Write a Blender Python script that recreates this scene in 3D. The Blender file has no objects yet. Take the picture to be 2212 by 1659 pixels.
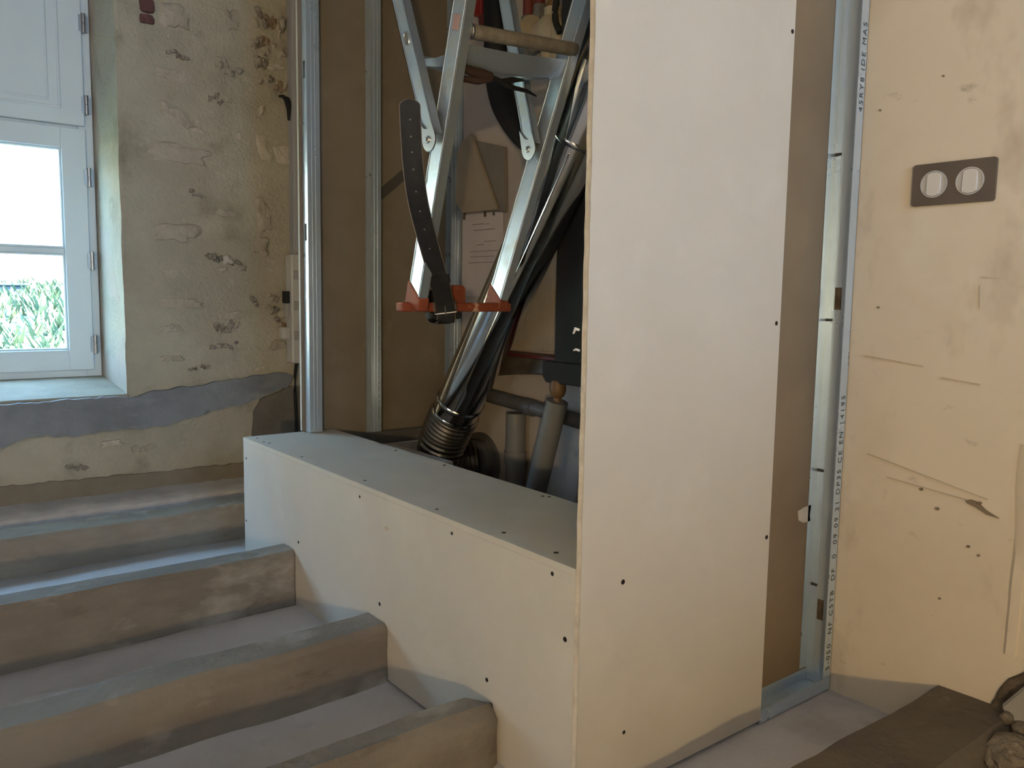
import bpy, bmesh, math, random
from mathutils import Vector, Matrix, noise
C = bpy.context.scene.collection
SC = bpy.context.scene

# ------------------------------------------------------------------ camera
# World: X runs into the picture to the right, Y into the picture to the left,
# Z up; sub-floor at Z = 0.
cam_d = bpy.data.cameras.new('camera')
cam_d.sensor_width = 36.0
cam_d.lens = 1789.0 / 2212.0 * 36.0
cam_d.clip_start = 0.02
cam = bpy.data.objects.new('camera', cam_d); C.objects.link(cam)
YAW, PITCH, ROLL = math.radians(38.192), math.radians(6.168), math.radians(-0.902)
_fw = Vector((math.sin(YAW), math.cos(YAW), 0)); _r = Vector((math.cos(YAW), -math.sin(YAW), 0)); _u = Vector((0, 0, 1))
_F = _fw * math.cos(PITCH) - _u * math.sin(PITCH); _U = _u * math.cos(PITCH) + _fw * math.sin(PITCH)
_R2 = _r * math.cos(ROLL) - _U * math.sin(ROLL); _U2 = _U * math.cos(ROLL) + _r * math.sin(ROLL)
m = Matrix((_R2, _U2, -_F)).transposed().to_4x4(); m.translation = Vector((0, 0, 0.883))
cam.matrix_world = m
SC.camera = cam

# ------------------------------------------------------------------ sky, sun, lamps, exposure
w = bpy.data.worlds.new('sky'); SC.world = w; w.use_nodes = True
nt = w.node_tree; nt.nodes.clear()
bg = nt.nodes.new('ShaderNodeBackground'); wo = nt.nodes.new('ShaderNodeOutputWorld')
bg.inputs['Color'].default_value = (0.38, 0.65, 1.0, 1); bg.inputs['Strength'].default_value = 18.0
nt.links.new(bg.outputs[0], wo.inputs[0])

def light(name, kind, loc, energy, color, size=0.1, size_y=None, aim=None):
    d = bpy.data.lights.new(name, kind); d.energy = energy; d.color = color
    if kind == 'AREA':
        d.size = size
        if size_y: d.shape = 'RECTANGLE'; d.size_y = size_y
    elif kind == 'SUN': d.angle = size
    else: d.shadow_soft_size = size
    o = bpy.data.objects.new(name, d); C.objects.link(o); o.location = loc
    if aim is not None: o.rotation_euler = (Vector(aim) - Vector(loc)).to_track_quat('-Z', 'Y').to_euler()
    return o
# high sun along the outside of the house; it lights the garden, not the room
light('sun', 'SUN', (6, 6, 8), 75.0, (1.0, 0.86, 0.58), 0.01, aim=(6 - 3.0, 6 + 3.5, 8 - 4.5))
# portal in the visible window (sampling help for the sky only)
pl = light('window_portal', 'AREA', (0.065, 3.80, 1.02), 1.0, (1, 1, 1), 1.36, 0.95, aim=(0.065, 0.0, 1.02)); pl.data.cycles.is_portal = True
# warm bare bulb standing low behind the photographer
light('work_lamp', 'POINT', (-1.90, -2.35, 0.97), 150.0, (1.0, 0.70, 0.34), 0.06)
# added fill light at the left wall; no lamp stands there
light('left_fill', 'AREA', (-2.17, 0.40, 1.15), 6.5, (1.0, 0.98, 0.95), 1.1, 0.8, aim=(1.0, 0.40, 1.0))
# portal in the rear window behind the photographer (sampling help for the sky only)
pl = light('rear_portal', 'AREA', (0.40, -3.36, 1.83), 1.0, (1, 1, 1), 1.3, 0.95, aim=(0.40, 1.0, 1.83)); pl.data.cycles.is_portal = True

SC.view_settings.view_transform = 'Standard'; SC.view_settings.look = 'None'
SC.view_settings.gamma = 1.0; SC.view_settings.use_curve_mapping = False
SC.view_settings.exposure = 0.13
cy = SC.cycles   # light paths only: keep the full-size picture quick
cy.max_bounces = 6; cy.diffuse_bounces = 3; cy.glossy_bounces = 3; cy.transmission_bounces = 4; cy.transparent_max_bounces = 6
cy.caustics_reflective = False; cy.caustics_refractive = False; cy.use_adaptive_sampling = True; cy.adaptive_threshold = 0.25; cy.adaptive_min_samples = 16

# ------------------------------------------------------------------ helpers
MATS = {}
def mat(name, col, rough=0.6, metal=0.0, noise2=None, n_scale=6.0, n_lo=0.4, n_hi=0.65, stretch=(1, 1, 1), layers=(), bump=0.0, b_scale=60.0, rough2=None, spec=None):
    """procedural material on world position: base colour, noise layers, fine bump"""
    mt = bpy.data.materials.new(name); mt.use_nodes = True; MATS[name] = mt
    n = mt.node_tree; b = n.nodes['Principled BSDF']
    b.inputs['Roughness'].default_value = rough; b.inputs['Metallic'].default_value = metal
    if spec is not None: b.inputs['Specular IOR Level'].default_value = spec
    b.inputs['Base Color'].default_value = (*col, 1)
    ls = list(layers)
    if noise2: ls.insert(0, (noise2, n_scale, n_lo, n_hi, stretch))
    if not ls and not bump: return mt
    geo = n.nodes.new('ShaderNodeNewGeometry')
    src = None; prev = None
    for i, L in enumerate(ls):
        c2, sc, lo, hi = L[:4]; st = L[4] if len(L) > 4 else (1, 1, 1)
        mp = n.nodes.new('ShaderNodeMapping'); mp.inputs['Scale'].default_value = st; mp.inputs['Location'].default_value = (3.1 * i, 1.7 * i, 0.9 * i)
        n.links.new(geo.outputs['Position'], mp.inputs['Vector'])
        tx = n.nodes.new('ShaderNodeTexNoise'); tx.inputs['Scale'].default_value = sc; tx.inputs['Detail'].default_value = 4; tx.inputs['Roughness'].default_value = 0.62
        n.links.new(mp.outputs[0], tx.inputs['Vector'])
        rp = n.nodes.new('ShaderNodeMapRange'); rp.inputs[1].default_value = lo; rp.inputs[2].default_value = hi
        n.links.new(tx.outputs['Fac'], rp.inputs[0])
        mx = n.nodes.new('ShaderNodeMix'); mx.data_type = 'RGBA'
        n.links.new(rp.outputs[0], mx.inputs['Factor'])
        if prev is None: mx.inputs['A'].default_value = (*col, 1)
        else: n.links.new(prev, mx.inputs['A'])
        mx.inputs['B'].default_value = (*c2, 1)
        prev = mx.outputs['Result']; src = src or rp
    if prev is not None: n.links.new(prev, b.inputs['Base Color'])
    if rough2 is not None and src is not None:
        rr = n.nodes.new('ShaderNodeMapRange'); rr.inputs[3].default_value = rough; rr.inputs[4].default_value = rough2
        n.links.new(src.outputs[0], rr.inputs[0]); n.links.new(rr.outputs[0], b.inputs['Roughness'])
    if bump:
        tb = n.nodes.new('ShaderNodeTexNoise'); tb.inputs['Scale'].default_value = b_scale; tb.inputs['Detail'].default_value = 3
        n.links.new(geo.outputs['Position'], tb.inputs['Vector'])
        bp = n.nodes.new('ShaderNodeBump'); bp.inputs['Strength'].default_value = bump; bp.inputs['Distance'].default_value = 0.01
        n.links.new(tb.outputs['Fac'], bp.inputs['Height']); n.links.new(bp.outputs[0], b.inputs['Normal'])
    return mt

class MB:
    def __init__(s): s.v = []; s.f = []
    def add(s, vs, fs):
        o = len(s.v); s.v += [Vector(p) for p in vs]; s.f += [tuple(i + o for i in q) for q in fs]; return s
    def box(s, x0, x1, y0, y1, z0, z1):
        return s.add([(x0,y0,z0),(x1,y0,z0),(x1,y1,z0),(x0,y1,z0),(x0,y0,z1),(x1,y0,z1),(x1,y1,z1),(x0,y1,z1)],
                     [(0,3,2,1),(4,5,6,7),(0,1,5,4),(1,2,6,5),(2,3,7,6),(3,0,4,7)])
    def beam(s, p0, p1, wv, hv):
        """box along p0-p1 with half-size vectors wv, hv"""
        p0, p1, wv, hv = Vector(p0), Vector(p1), Vector(wv), Vector(hv)
        vs = [p + a * wv + b * hv for p in (p0, p1) for a, b in ((-1,-1),(1,-1),(1,1),(-1,1))]
        return s.add(vs, [(0,3,2,1),(4,5,6,7),(0,1,5,4),(1,2,6,5),(2,3,7,6),(3,0,4,7)])
    def prism(s, poly, axis, a0, a1):
        """polygon in the two other axes extruded along axis"""
        def P(p, a):
            if axis == 'x': return (a, p[0], p[1])
            if axis == 'y': return (p[0], a, p[1])
            return (p[0], p[1], a)
        n = len(poly)
        vs = [P(p, a0) for p in poly] + [P(p, a1) for p in poly]
        return s.add(vs, [tuple(range(n)), tuple(range(2*n-1, n-1, -1))] + [(i, n+i, n+(i+1) % n, (i+1) % n) for i in range(n)])
    def sweep(s, path, prof, up=(0, 0, 1), caps=True):
        """prof(i,t) -> list of 2-D points in the frame (side, up') at each path point"""
        path = [Vector(p) for p in path]; rings = []
        up = Vector(up)
        for i, p in enumerate(path):
            t = (path[min(i+1, len(path)-1)] - path[max(i-1, 0)]).normalized()
            sd = t.cross(up)
            if sd.length < 1e-4: sd = t.orthogonal()
            sd.normalize(); u2 = sd.cross(t).normalized()
            rings.append([p + sd * a + u2 * b for a, b in prof(i)])
        n = len(rings[0]); vs = [q for r in rings for q in r]; fs = []
        for i in range(len(rings) - 1):
            for k in range(n):
                fs.append((i*n+k, i*n+(k+1) % n, (i+1)*n+(k+1) % n, (i+1)*n+k))
        if caps: fs += [tuple(range(n-1, -1, -1)), tuple(range((len(rings)-1)*n, len(rings)*n))]
        return s.add(vs, fs)
    def tube(s, path, r, n=14, up=(0, 0, 1), caps=True):
        rr = r if isinstance(r, (list, tuple)) else [r] * len(path)
        return s.sweep(path, lambda i: [(rr[i] * math.cos(2*math.pi*k/n), rr[i] * math.sin(2*math.pi*k/n)) for k in range(n)], up, caps)
    def build(s, name, material, parent=None, smooth=False, bevel=0.0, loc=None, seg=1):
        off = Vector(parent.matrix_world.translation) if parent else (Vector(loc) if loc else Vector((0, 0, 0)))
        if parent is not None: off = world_loc(parent)
        me = bpy.data.meshes.new(name)
        me.from_pydata([v - off for v in s.v], [], s.f)
        bm = bmesh.new(); bm.from_mesh(me)
        bmesh.ops.recalc_face_normals(bm, faces=bm.faces)
        if bevel:
            es = [e for e in bm.edges if len(e.link_faces) == 2 and e.calc_face_angle(0) > 0.6]
            bmesh.ops.bevel(bm, geom=es, offset=bevel, segments=seg, affect='EDGES', profile=0.5)
        bm.to_mesh(me); bm.free()
        me.materials.append(material if not isinstance(material, str) else MATS[material])
        if smooth:
            for p in me.polygons: p.use_smooth = True
            try: me.set_sharp_from_angle(angle=math.radians(40))
            except Exception: pass
        o = bpy.data.objects.new(name, me); C.objects.link(o)
        if parent is not None: o.parent = parent; LOC[o.name] = off
        else: o.location = off; LOC[o.name] = off
        return o
LOC = {}
def world_loc(o): return LOC.get(o.name, Vector((0, 0, 0)))
def tag(o, label=None, cat=None, group=None, kind=None):
    if label: o['label'] = label
    if cat: o['category'] = cat
    if group: o['group'] = group
    if kind: o['kind'] = kind
    return o
def thing(name, loc, label, cat, group=None):
    o = bpy.data.objects.new(name, None); C.objects.link(o); o.location = loc; o.empty_display_size = 0.05
    LOC[o.name] = Vector(loc); return tag(o, label, cat, group)
def put(src, name, loc, parent, rot=None):
    """a copy of a small piece sharing its mesh"""
    o = bpy.data.objects.new(name, src.data); C.objects.link(o)
    o.parent = parent; o.location = Vector(loc) - world_loc(parent)
    if rot: o.rotation_euler = rot
    LOC[o.name] = Vector(loc); return o
def fbm(x, y, z, o=4): return noise.fractal(Vector((x, y, z)), 1.0, 2.0, o)
def linspace(a, b, n): return [a + (b - a) * i / (n - 1) for i in range(n)]

# ------------------------------------------------------------------ materials
mat('plasterboard', (0.64, 0.60, 0.53), 0.75, noise2=(0.59, 0.55, 0.48), n_scale=2.2, n_lo=0.35, n_hi=0.7, layers=[((0.67, 0.635, 0.575), 5.0, 0.55, 0.8)], bump=0.03, b_scale=240)
mat('gypsum_edge', (0.74, 0.66, 0.54), 0.9, noise2=(0.62, 0.54, 0.43), n_scale=40, bump=0.3, b_scale=120)
mat('board_back', (0.262, 0.198, 0.127), 0.85, noise2=(0.220, 0.162, 0.103), n_scale=3.0, layers=[((0.293, 0.222, 0.144), 9.0, 0.6, 0.8)], bump=0.03, b_scale=200)
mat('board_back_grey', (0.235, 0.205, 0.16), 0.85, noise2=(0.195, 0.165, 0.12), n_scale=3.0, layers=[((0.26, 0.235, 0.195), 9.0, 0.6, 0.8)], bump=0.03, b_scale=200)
mat('galvanised', (0.64, 0.76, 0.88), 0.27, 0.60, noise2=(0.60, 0.715, 0.83), n_scale=9, n_lo=0.35, n_hi=0.7, rough2=0.34)
mat('aluminium', (0.54, 0.63, 0.74), 0.38, 0.75, noise2=(0.58, 0.58, 0.57), n_scale=18, n_lo=0.5, n_hi=0.75, rough2=0.6, layers=[((0.70, 0.69, 0.66), 30, 0.66, 0.74)], bump=0.04, b_scale=90)
mat('dusty_tube', (0.34, 0.31, 0.26), 0.75, noise2=(0.24, 0.21, 0.17), n_scale=35, bump=0.15, b_scale=120)
mat('bolt_steel', (0.60, 0.62, 0.64), 0.28, 1.0)
mat('orange_plastic', (0.30, 0.072, 0.032), 0.65, noise2=(0.23, 0.055, 0.027), n_scale=14, layers=[((0.62, 0.40, 0.30), 26, 0.64, 0.72)])
mat('cap_pink', (0.50, 0.33, 0.32), 0.6)
mat('leather', (0.016, 0.0165, 0.019), 0.62, noise2=(0.026, 0.026, 0.028), n_scale=24, layers=[((0.055, 0.052, 0.05), 60, 0.70, 0.78)], bump=0.12, b_scale=300, spec=0.3)
mat('leather_edge', (0.20, 0.165, 0.13), 0.7)
mat('chrome_flue', (0.62, 0.61, 0.59), 0.09, 1.0, noise2=(0.50, 0.47, 0.42), n_scale=7, n_lo=0.5, n_hi=0.7, rough2=0.25)
mat('flex_duct', (0.30, 0.28, 0.25), 0.28, 1.0)
mat('black_rubber', (0.012, 0.012, 0.013), 0.7)
mat('dark_post', (0.014, 0.015, 0.016), 0.8)
mat('screw', (0.03, 0.025, 0.022), 0.5, 0.6)
mat('timber', (0.192, 0.164, 0.132), 0.9, noise2=(0.248, 0.216, 0.176), n_scale=5.5, n_lo=0.42, n_hi=0.62, stretch=(0.55, 1, 1.6), layers=[((0.240, 0.224, 0.200), 3.2, 0.5, 0.68, (0.5, 1, 1)), ((0.136, 0.108, 0.080), 13, 0.62, 0.76, (0.4, 1, 1.5)), ((0.368, 0.336, 0.288), 5.5, 0.56, 0.70, (0.7, 1, 1.4))], bump=0.35, b_scale=55)
mat('timber_lit', (0.288, 0.246, 0.198), 0.9, noise2=(0.372, 0.324, 0.264), n_scale=5.5, n_lo=0.42, n_hi=0.62, stretch=(0.55, 1, 1.6), layers=[((0.360, 0.336, 0.300), 3.2, 0.5, 0.68, (0.5, 1, 1)), ((0.204, 0.162, 0.120), 13, 0.62, 0.76, (0.4, 1, 1.5)), ((0.552, 0.504, 0.432), 5.5, 0.56, 0.70, (0.7, 1, 1.4))], bump=0.35, b_scale=55)  # same timber, every colour lightened to stand in for light on the far joist
mat('timber_dark', (0.15, 0.125, 0.09), 0.95, noise2=(0.115, 0.095, 0.07), n_scale=7, layers=[((0.24, 0.20, 0.15), 14, 0.64, 0.76)], bump=0.4, b_scale=55)
mat('floor_fill', (0.629, 0.620, 0.646), 0.9, noise2=(0.561, 0.552, 0.570), n_scale=4.5, n_lo=0.45, n_hi=0.65, layers=[((0.442, 0.433, 0.442), 3.0, 0.6, 0.72)], bump=0.08, b_scale=90)
mat('old_plaster', (0.429, 0.399, 0.313), 0.95, noise2=(0.512, 0.485, 0.386), n_scale=3.2, n_lo=0.42, n_hi=0.68, layers=[((0.326, 0.299, 0.226), 5.5, 0.55, 0.72), ((0.550, 0.532, 0.439), 11, 0.62, 0.75)], bump=0.55, b_scale=85)
mat('reveal_plaster', (0.480, 0.422, 0.350), 0.9, noise2=(0.416, 0.365, 0.296), n_scale=5, bump=0.25, b_scale=120)
mat('sill_beige', (0.36, 0.325, 0.26), 0.9, noise2=(0.30, 0.27, 0.215), n_scale=7, bump=0.2, b_scale=90)
mat('stone_pale', (0.517, 0.473, 0.385), 0.95, noise2=(0.418, 0.374, 0.297), n_scale=16, bump=0.6, b_scale=110)
mat('stone_light', (0.60, 0.55, 0.46), 0.95, noise2=(0.50, 0.45, 0.37), n_scale=14, bump=0.4, b_scale=110)
mat('stone_dark', (0.27, 0.24, 0.195), 0.95, noise2=(0.42, 0.385, 0.32), n_scale=30, n_lo=0.42, n_hi=0.6, layers=[((0.13, 0.115, 0.09), 45, 0.56, 0.68)], bump=1.0, b_scale=80)
mat('stone_rust', (0.30, 0.205, 0.125), 0.95, noise2=(0.38, 0.31, 0.23), n_scale=26, bump=0.8, b_scale=90)
mat('brick_red', (0.155, 0.075, 0.068), 0.95, noise2=(0.12, 0.06, 0.055), n_scale=30, bump=0.4)
mat('cement', (0.275, 0.295, 0.32), 0.92, noise2=(0.215, 0.23, 0.25), n_scale=4.5, n_lo=0.42, n_hi=0.62, layers=[((0.35, 0.37, 0.395), 7, 0.55, 0.72, (0.6, 1, 1.6)), ((0.17, 0.18, 0.19), 14, 0.64, 0.76)], bump=0.35, b_scale=60)
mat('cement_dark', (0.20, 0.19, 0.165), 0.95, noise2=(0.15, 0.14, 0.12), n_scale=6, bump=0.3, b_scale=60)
mat('foot_strip_dark', (0.282, 0.247, 0.190), 0.95, noise2=(0.230, 0.201, 0.155), n_scale=6, bump=0.4, b_scale=70)
mat('white_fill', (0.66, 0.65, 0.65), 0.9, noise2=(0.54, 0.53, 0.53), n_scale=8, bump=0.4, b_scale=80)
mat('wall_cream', (0.76, 0.665, 0.52), 0.9, noise2=(0.70, 0.60, 0.455), n_scale=2.6, n_lo=0.42, n_hi=0.66, layers=[((0.79, 0.71, 0.58), 4.2, 0.56, 0.72), ((0.60, 0.51, 0.385), 7, 0.58, 0.74, (1, 1, 0.6)), ((0.52, 0.44, 0.335), 17, 0.66, 0.76, (1, 0.7, 1.3)), ((0.68, 0.55, 0.38), 1.6, 0.56, 0.75)], bump=0.06, b_scale=35)
mat('closet_plaster', (0.530, 0.478, 0.433), 0.9, noise2=(0.460, 0.410, 0.356), n_scale=4.0, layers=[((0.326, 0.283, 0.235), 6.0, 0.62, 0.76)], bump=0.1, b_scale=50)
mat('room_plain', (0.36, 0.36, 0.36), 0.9, noise2=(0.32, 0.32, 0.32), n_scale=2)
mat('mark_brown', (0.25, 0.19, 0.125), 0.9)
mat('mark_pencil', (0.55, 0.47, 0.36), 0.9)
mat('cavity', (0.10, 0.075, 0.05), 0.95, noise2=(0.20, 0.15, 0.10), n_scale=30, bump=0.7)
mat('grey_slab', (0.40, 0.385, 0.34), 0.8, noise2=(0.36, 0.345, 0.30), n_scale=8)
mat('rubble', (0.24, 0.20, 0.145), 0.95, noise2=(0.17, 0.14, 0.10), n_scale=22, layers=[((0.33, 0.28, 0.21), 40, 0.6, 0.7)], bump=0.9, b_scale=60)
mat('window_paint', (0.76, 0.87, 0.93), 0.45, noise2=(0.73, 0.84, 0.91), n_scale=3)
mat('hinge_steel', (0.42, 0.42, 0.42), 0.35, 0.9)
mat('plate_taupe', (0.135, 0.105, 0.08), 0.5, noise2=(0.12, 0.094, 0.072), n_scale=12)
mat('switch_white', (0.72, 0.69, 0.64), 0.35)
mat('switch_ring', (0.56, 0.55, 0.53), 0.25)
mat('panel_white', (0.62, 0.61, 0.58), 0.45)
mat('panel_strip', (0.44, 0.43, 0.41), 0.4)
mat('trunking', (0.42, 0.425, 0.44), 0.5)
mat('paper', (0.66, 0.60, 0.58), 0.9, noise2=(0.60, 0.545, 0.525), n_scale=6)
mat('ink', (0.22, 0.20, 0.20), 0.9)
mat('stud_ink', (0.06, 0.065, 0.065), 0.7)
mat('offcut', (0.40, 0.335, 0.25), 0.9, noise2=(0.34, 0.28, 0.205), n_scale=7)
mat('grey_board', (0.235, 0.215, 0.18), 0.9, noise2=(0.20, 0.18, 0.15), n_scale=7)
mat('stained_board', (0.50, 0.45, 0.37), 0.9, noise2=(0.40, 0.355, 0.29), n_scale=5, layers=[((0.24, 0.21, 0.17), 7, 0.60, 0.72)])
mat('pvc_grey', (0.23, 0.235, 0.235), 0.5, noise2=(0.185, 0.19, 0.19), n_scale=5)
mat('pvc_dark', (0.10, 0.10, 0.10), 0.5, noise2=(0.15, 0.15, 0.15), n_scale=8)
mat('valve_cream', (0.50, 0.44, 0.335), 0.5, noise2=(0.44, 0.38, 0.28), n_scale=20)
mat('pipe_red', (0.17, 0.035, 0.028), 0.5)
mat('red_tool', (0.33, 0.025, 0.022), 0.45)
mat('nut_grey', (0.26, 0.25, 0.235), 0.4, 0.6)
mat('wood_fitting', (0.20, 0.115, 0.05), 0.5)
mat('handle_brown', (0.065, 0.038, 0.028), 0.6)
mat('tray_dark', (0.055, 0.045, 0.035), 0.35, noise2=(0.11, 0.09, 0.065), n_scale=14)
mat('red_lip', (0.11, 0.020, 0.018), 0.5)
mat('tape', (0.62, 0.56, 0.46), 0.6)
mat('brace', (0.075, 0.075, 0.072), 0.6)
mat('grass', (0.13, 0.155, 0.10), 0.9, noise2=(0.22, 0.235, 0.16), n_scale=2.5, n_lo=0.4, n_hi=0.6)
mat('leaf', (0.055, 0.11, 0.075), 0.8, noise2=(0.11, 0.165, 0.11), n_scale=6)
mat('gravel', (0.72, 0.66, 0.58), 0.9, noise2=(0.62, 0.57, 0.50), n_scale=3)
mat('house_wall', (0.80, 0.72, 0.56), 0.9, noise2=(0.74, 0.66, 0.50), n_scale=0.8)
mat('roof_tile', (0.55, 0.34, 0.26), 0.9)
mat('trough_blue', (0.035, 0.06, 0.09), 0.5)
g = bpy.data.materials.new('glass'); g.use_nodes = True; MATS['glass'] = g
n = g.node_tree; n.nodes.clear()
go = n.nodes.new('ShaderNodeOutputMaterial'); gm = n.nodes.new('ShaderNodeMixShader'); gt = n.nodes.new('ShaderNodeBsdfTransparent'); gg = n.nodes.new('ShaderNodeBsdfGlossy')
gg.inputs['Roughness'].default_value = 0.02; gm.inputs[0].default_value = 0.06; gt.inputs['Color'].default_value = (0.95, 0.98, 0.97, 1)
n.links.new(gt.outputs[0], gm.inputs[1]); n.links.new(gg.outputs[0], gm.inputs[2]); n.links.new(gm.outputs[0], go.inputs[0])

XW = 1.689          # right wall
YB = 3.23           # rough back wall
HC = 2.50           # ceiling
WX0, WX1, WZ0, WZ1 = -0.62, 0.752, 0.498, 2.12   # window opening
RNG = random.Random(4)

# ------------------------------------------------------------------ the room
def fill_height(x, y):
    """surface of the rough fill between the joists"""
    base = 0.0
    if 1.22 < y <= 1.60: base = -0.008
    elif 1.68 < y <= 2.10: base = 0.027
    elif 2.18 < y <= 2.84: base = 0.012
    elif y > 2.95: base = 0.03
    return base + (0.006 * fbm(x * 3, y * 3, 0.0) if x < 0.9 else 0.002 * fbm(x * 3, y * 3, 0.0))
mb = MB(); xs = linspace(-2.2, XW, 80); ys = linspace(-3.2, 3.25, 150)
vs = [(x, y, fill_height(x, y)) for y in ys for x in xs]; nx = len(xs)
mb.add(vs, [(j*nx+i, j*nx+i+1, (j+1)*nx+i+1, (j+1)*nx+i) for j in range(len(ys)-1) for i in range(nx-1)])
tag(mb.build('floor', 'floor_fill', smooth=True), 'pale grey rough sub-floor fill between the old joists', kind='structure')

# back wall: rough relief sheet plus the solid masonry behind it, with the window opening
mb = MB(); st = 0.02
gx = [-2.2 + st * i for i in range(int((XW + 2.2) / st) + 2)]; gx[-1] = XW
gx = [x for x in gx if abs(x - WX0) > st * 0.6 and abs(x - WX1) > st * 0.6] + [WX0, WX1]; gx = sorted(set(gx))
gz = [st * i for i in range(int(HC / st) + 1)]
gz = [z for z in gz if abs(z - WZ0) > st * 0.6 and abs(z - WZ1) > st * 0.6] + [WZ0, WZ1]; gz = sorted(set(gz))
def back_relief(x, z):
    d = 0.007 * fbm(x * 5, z * 5, 2.0) + 0.004 * fbm(x * 17, z * 17, 5.0)
    e = max(0.0, min(1.0, (x - WX1) / 0.10)) if x > WX1 else 1.0
    if (WX0 - 1e-4) <= x <= (WX1 + 1e-4) and (WZ0 - 1e-4) <= z <= (WZ1 + 1e-4): e = 0.15
    return YB - d * e
idx = {}
for i, x in enumerate(gx):
    for j, z in enumerate(gz):
        idx[i, j] = len(mb.v); mb.v.append(Vector((x + 0.003 * fbm(x, z * 9, 1.0) * (abs(x - WX1) < 1e-4), back_relief(x, z), z)))
for i in range(len(gx) - 1):
    for j in range(len(gz) - 1):
        cx_, cz_ = (gx[i] + gx[i+1]) / 2, (gz[j] + gz[j+1]) / 2
        if WX0 < cx_ < WX1 and WZ0 < cz_ < WZ1: continue
        mb.f.append((idx[i, j], idx[i+1, j], idx[i+1, j+1], idx[i, j+1]))
BK = 3.80
mb.box(-2.2, WX0, YB + 0.012, BK, 0, HC).box(WX1 + 0.004, XW, YB + 0.012, BK, 0, HC).box(WX0, WX1 + 0.004, YB + 0.012, BK, 0, WZ0 - 0.002).box(WX0, WX1 + 0.004, YB + 0.012, BK, WZ1, HC)
wall_back = tag(mb.build('wall_back', 'old_plaster', smooth=True), 'rough old plaster wall with stones showing', kind='structure')
# smooth plaster lining the window reveal, and the sloping sill
rv = MB()
zs = linspace(WZ0 - 0.01, WZ1, 60); yy = linspace(YB - 0.002, 3.64, 14)
vs = [(WX1 + 0.003 + 0.004 * fbm(3 * y, z * 4, 7.0) + (0.012 * (z - 0.5) / 1.4) * (1 - (y - YB) / 0.41), y, z) for z in zs for y in yy]
k = len(yy)
rv.add(vs, [(j*k+i, j*k+i+1, (j+1)*k+i+1, (j+1)*k+i) for j in range(len(zs)-1) for i in range(k-1)])
tag(rv.build('reveal_lining', 'reveal_plaster', wall_back, smooth=True), 'cream plaster on the window reveal')
sl = MB().prism([(YB - 0.004, 0.40), (3.66, 0.40), (3.66, 0.536), (3.58, 0.532), (YB - 0.004, 0.499)], 'x', WX0 - 0.002, WX1 + 0.006)
tag(sl.build('sill', 'sill_beige', wall_back, bevel=0.004), 'beige sloping window sill')

def patch(name, material, cx, cz, w_, h_, d=0.008, seed=0, ang=0.0, rough=0.35, parent=None, wall='y', lumps=9.0):
    """an uneven lump of stone or plaster standing proud of a wall"""
    r = random.Random(seed); nr, na = 5, 22; mbp = MB(); vs = []; ph = r.random() * 50
    ca, sa = math.cos(ang), math.sin(ang)
    for i in range(nr + 1):
        t = i / nr
        for kk in range(na):
            a = 2 * math.pi * kk / na
            q = 1.0 / max(abs(math.cos(a)), abs(math.sin(a))) ** 0.75
            rad = t * q * (1 + rough * fbm(math.cos(a) * 1.6 + ph, math.sin(a) * 1.6, ph, 3))
            px, pz = rad * math.cos(a) * w_ / 2, rad * math.sin(a) * h_ / 2
            x, z = cx + px * ca - pz * sa, cz + px * sa + pz * ca
            hgt = d * (1 - t ** 5) * (0.75 + 0.9 * fbm(x * lumps * 3 + ph, z * lumps * 3, ph, 3)) - (0.012 if i == nr else 0.0)
            if wall == 'y': vs.append((x, YB - hgt - 0.003, z))
            else: vs.append((XW - hgt, x, z))
    fs = [tuple(range(na - 1, -1, -1))]
    for i in range(nr):
        for kk in range(na):
            fs.append((i*na+kk, i*na+(kk+1) % na, (i+1)*na+(kk+1) % na, (i+1)*na+kk))
    mbp.add(vs, fs)
    return mbp.build(name, material, parent or wall_back, smooth=True)
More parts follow.
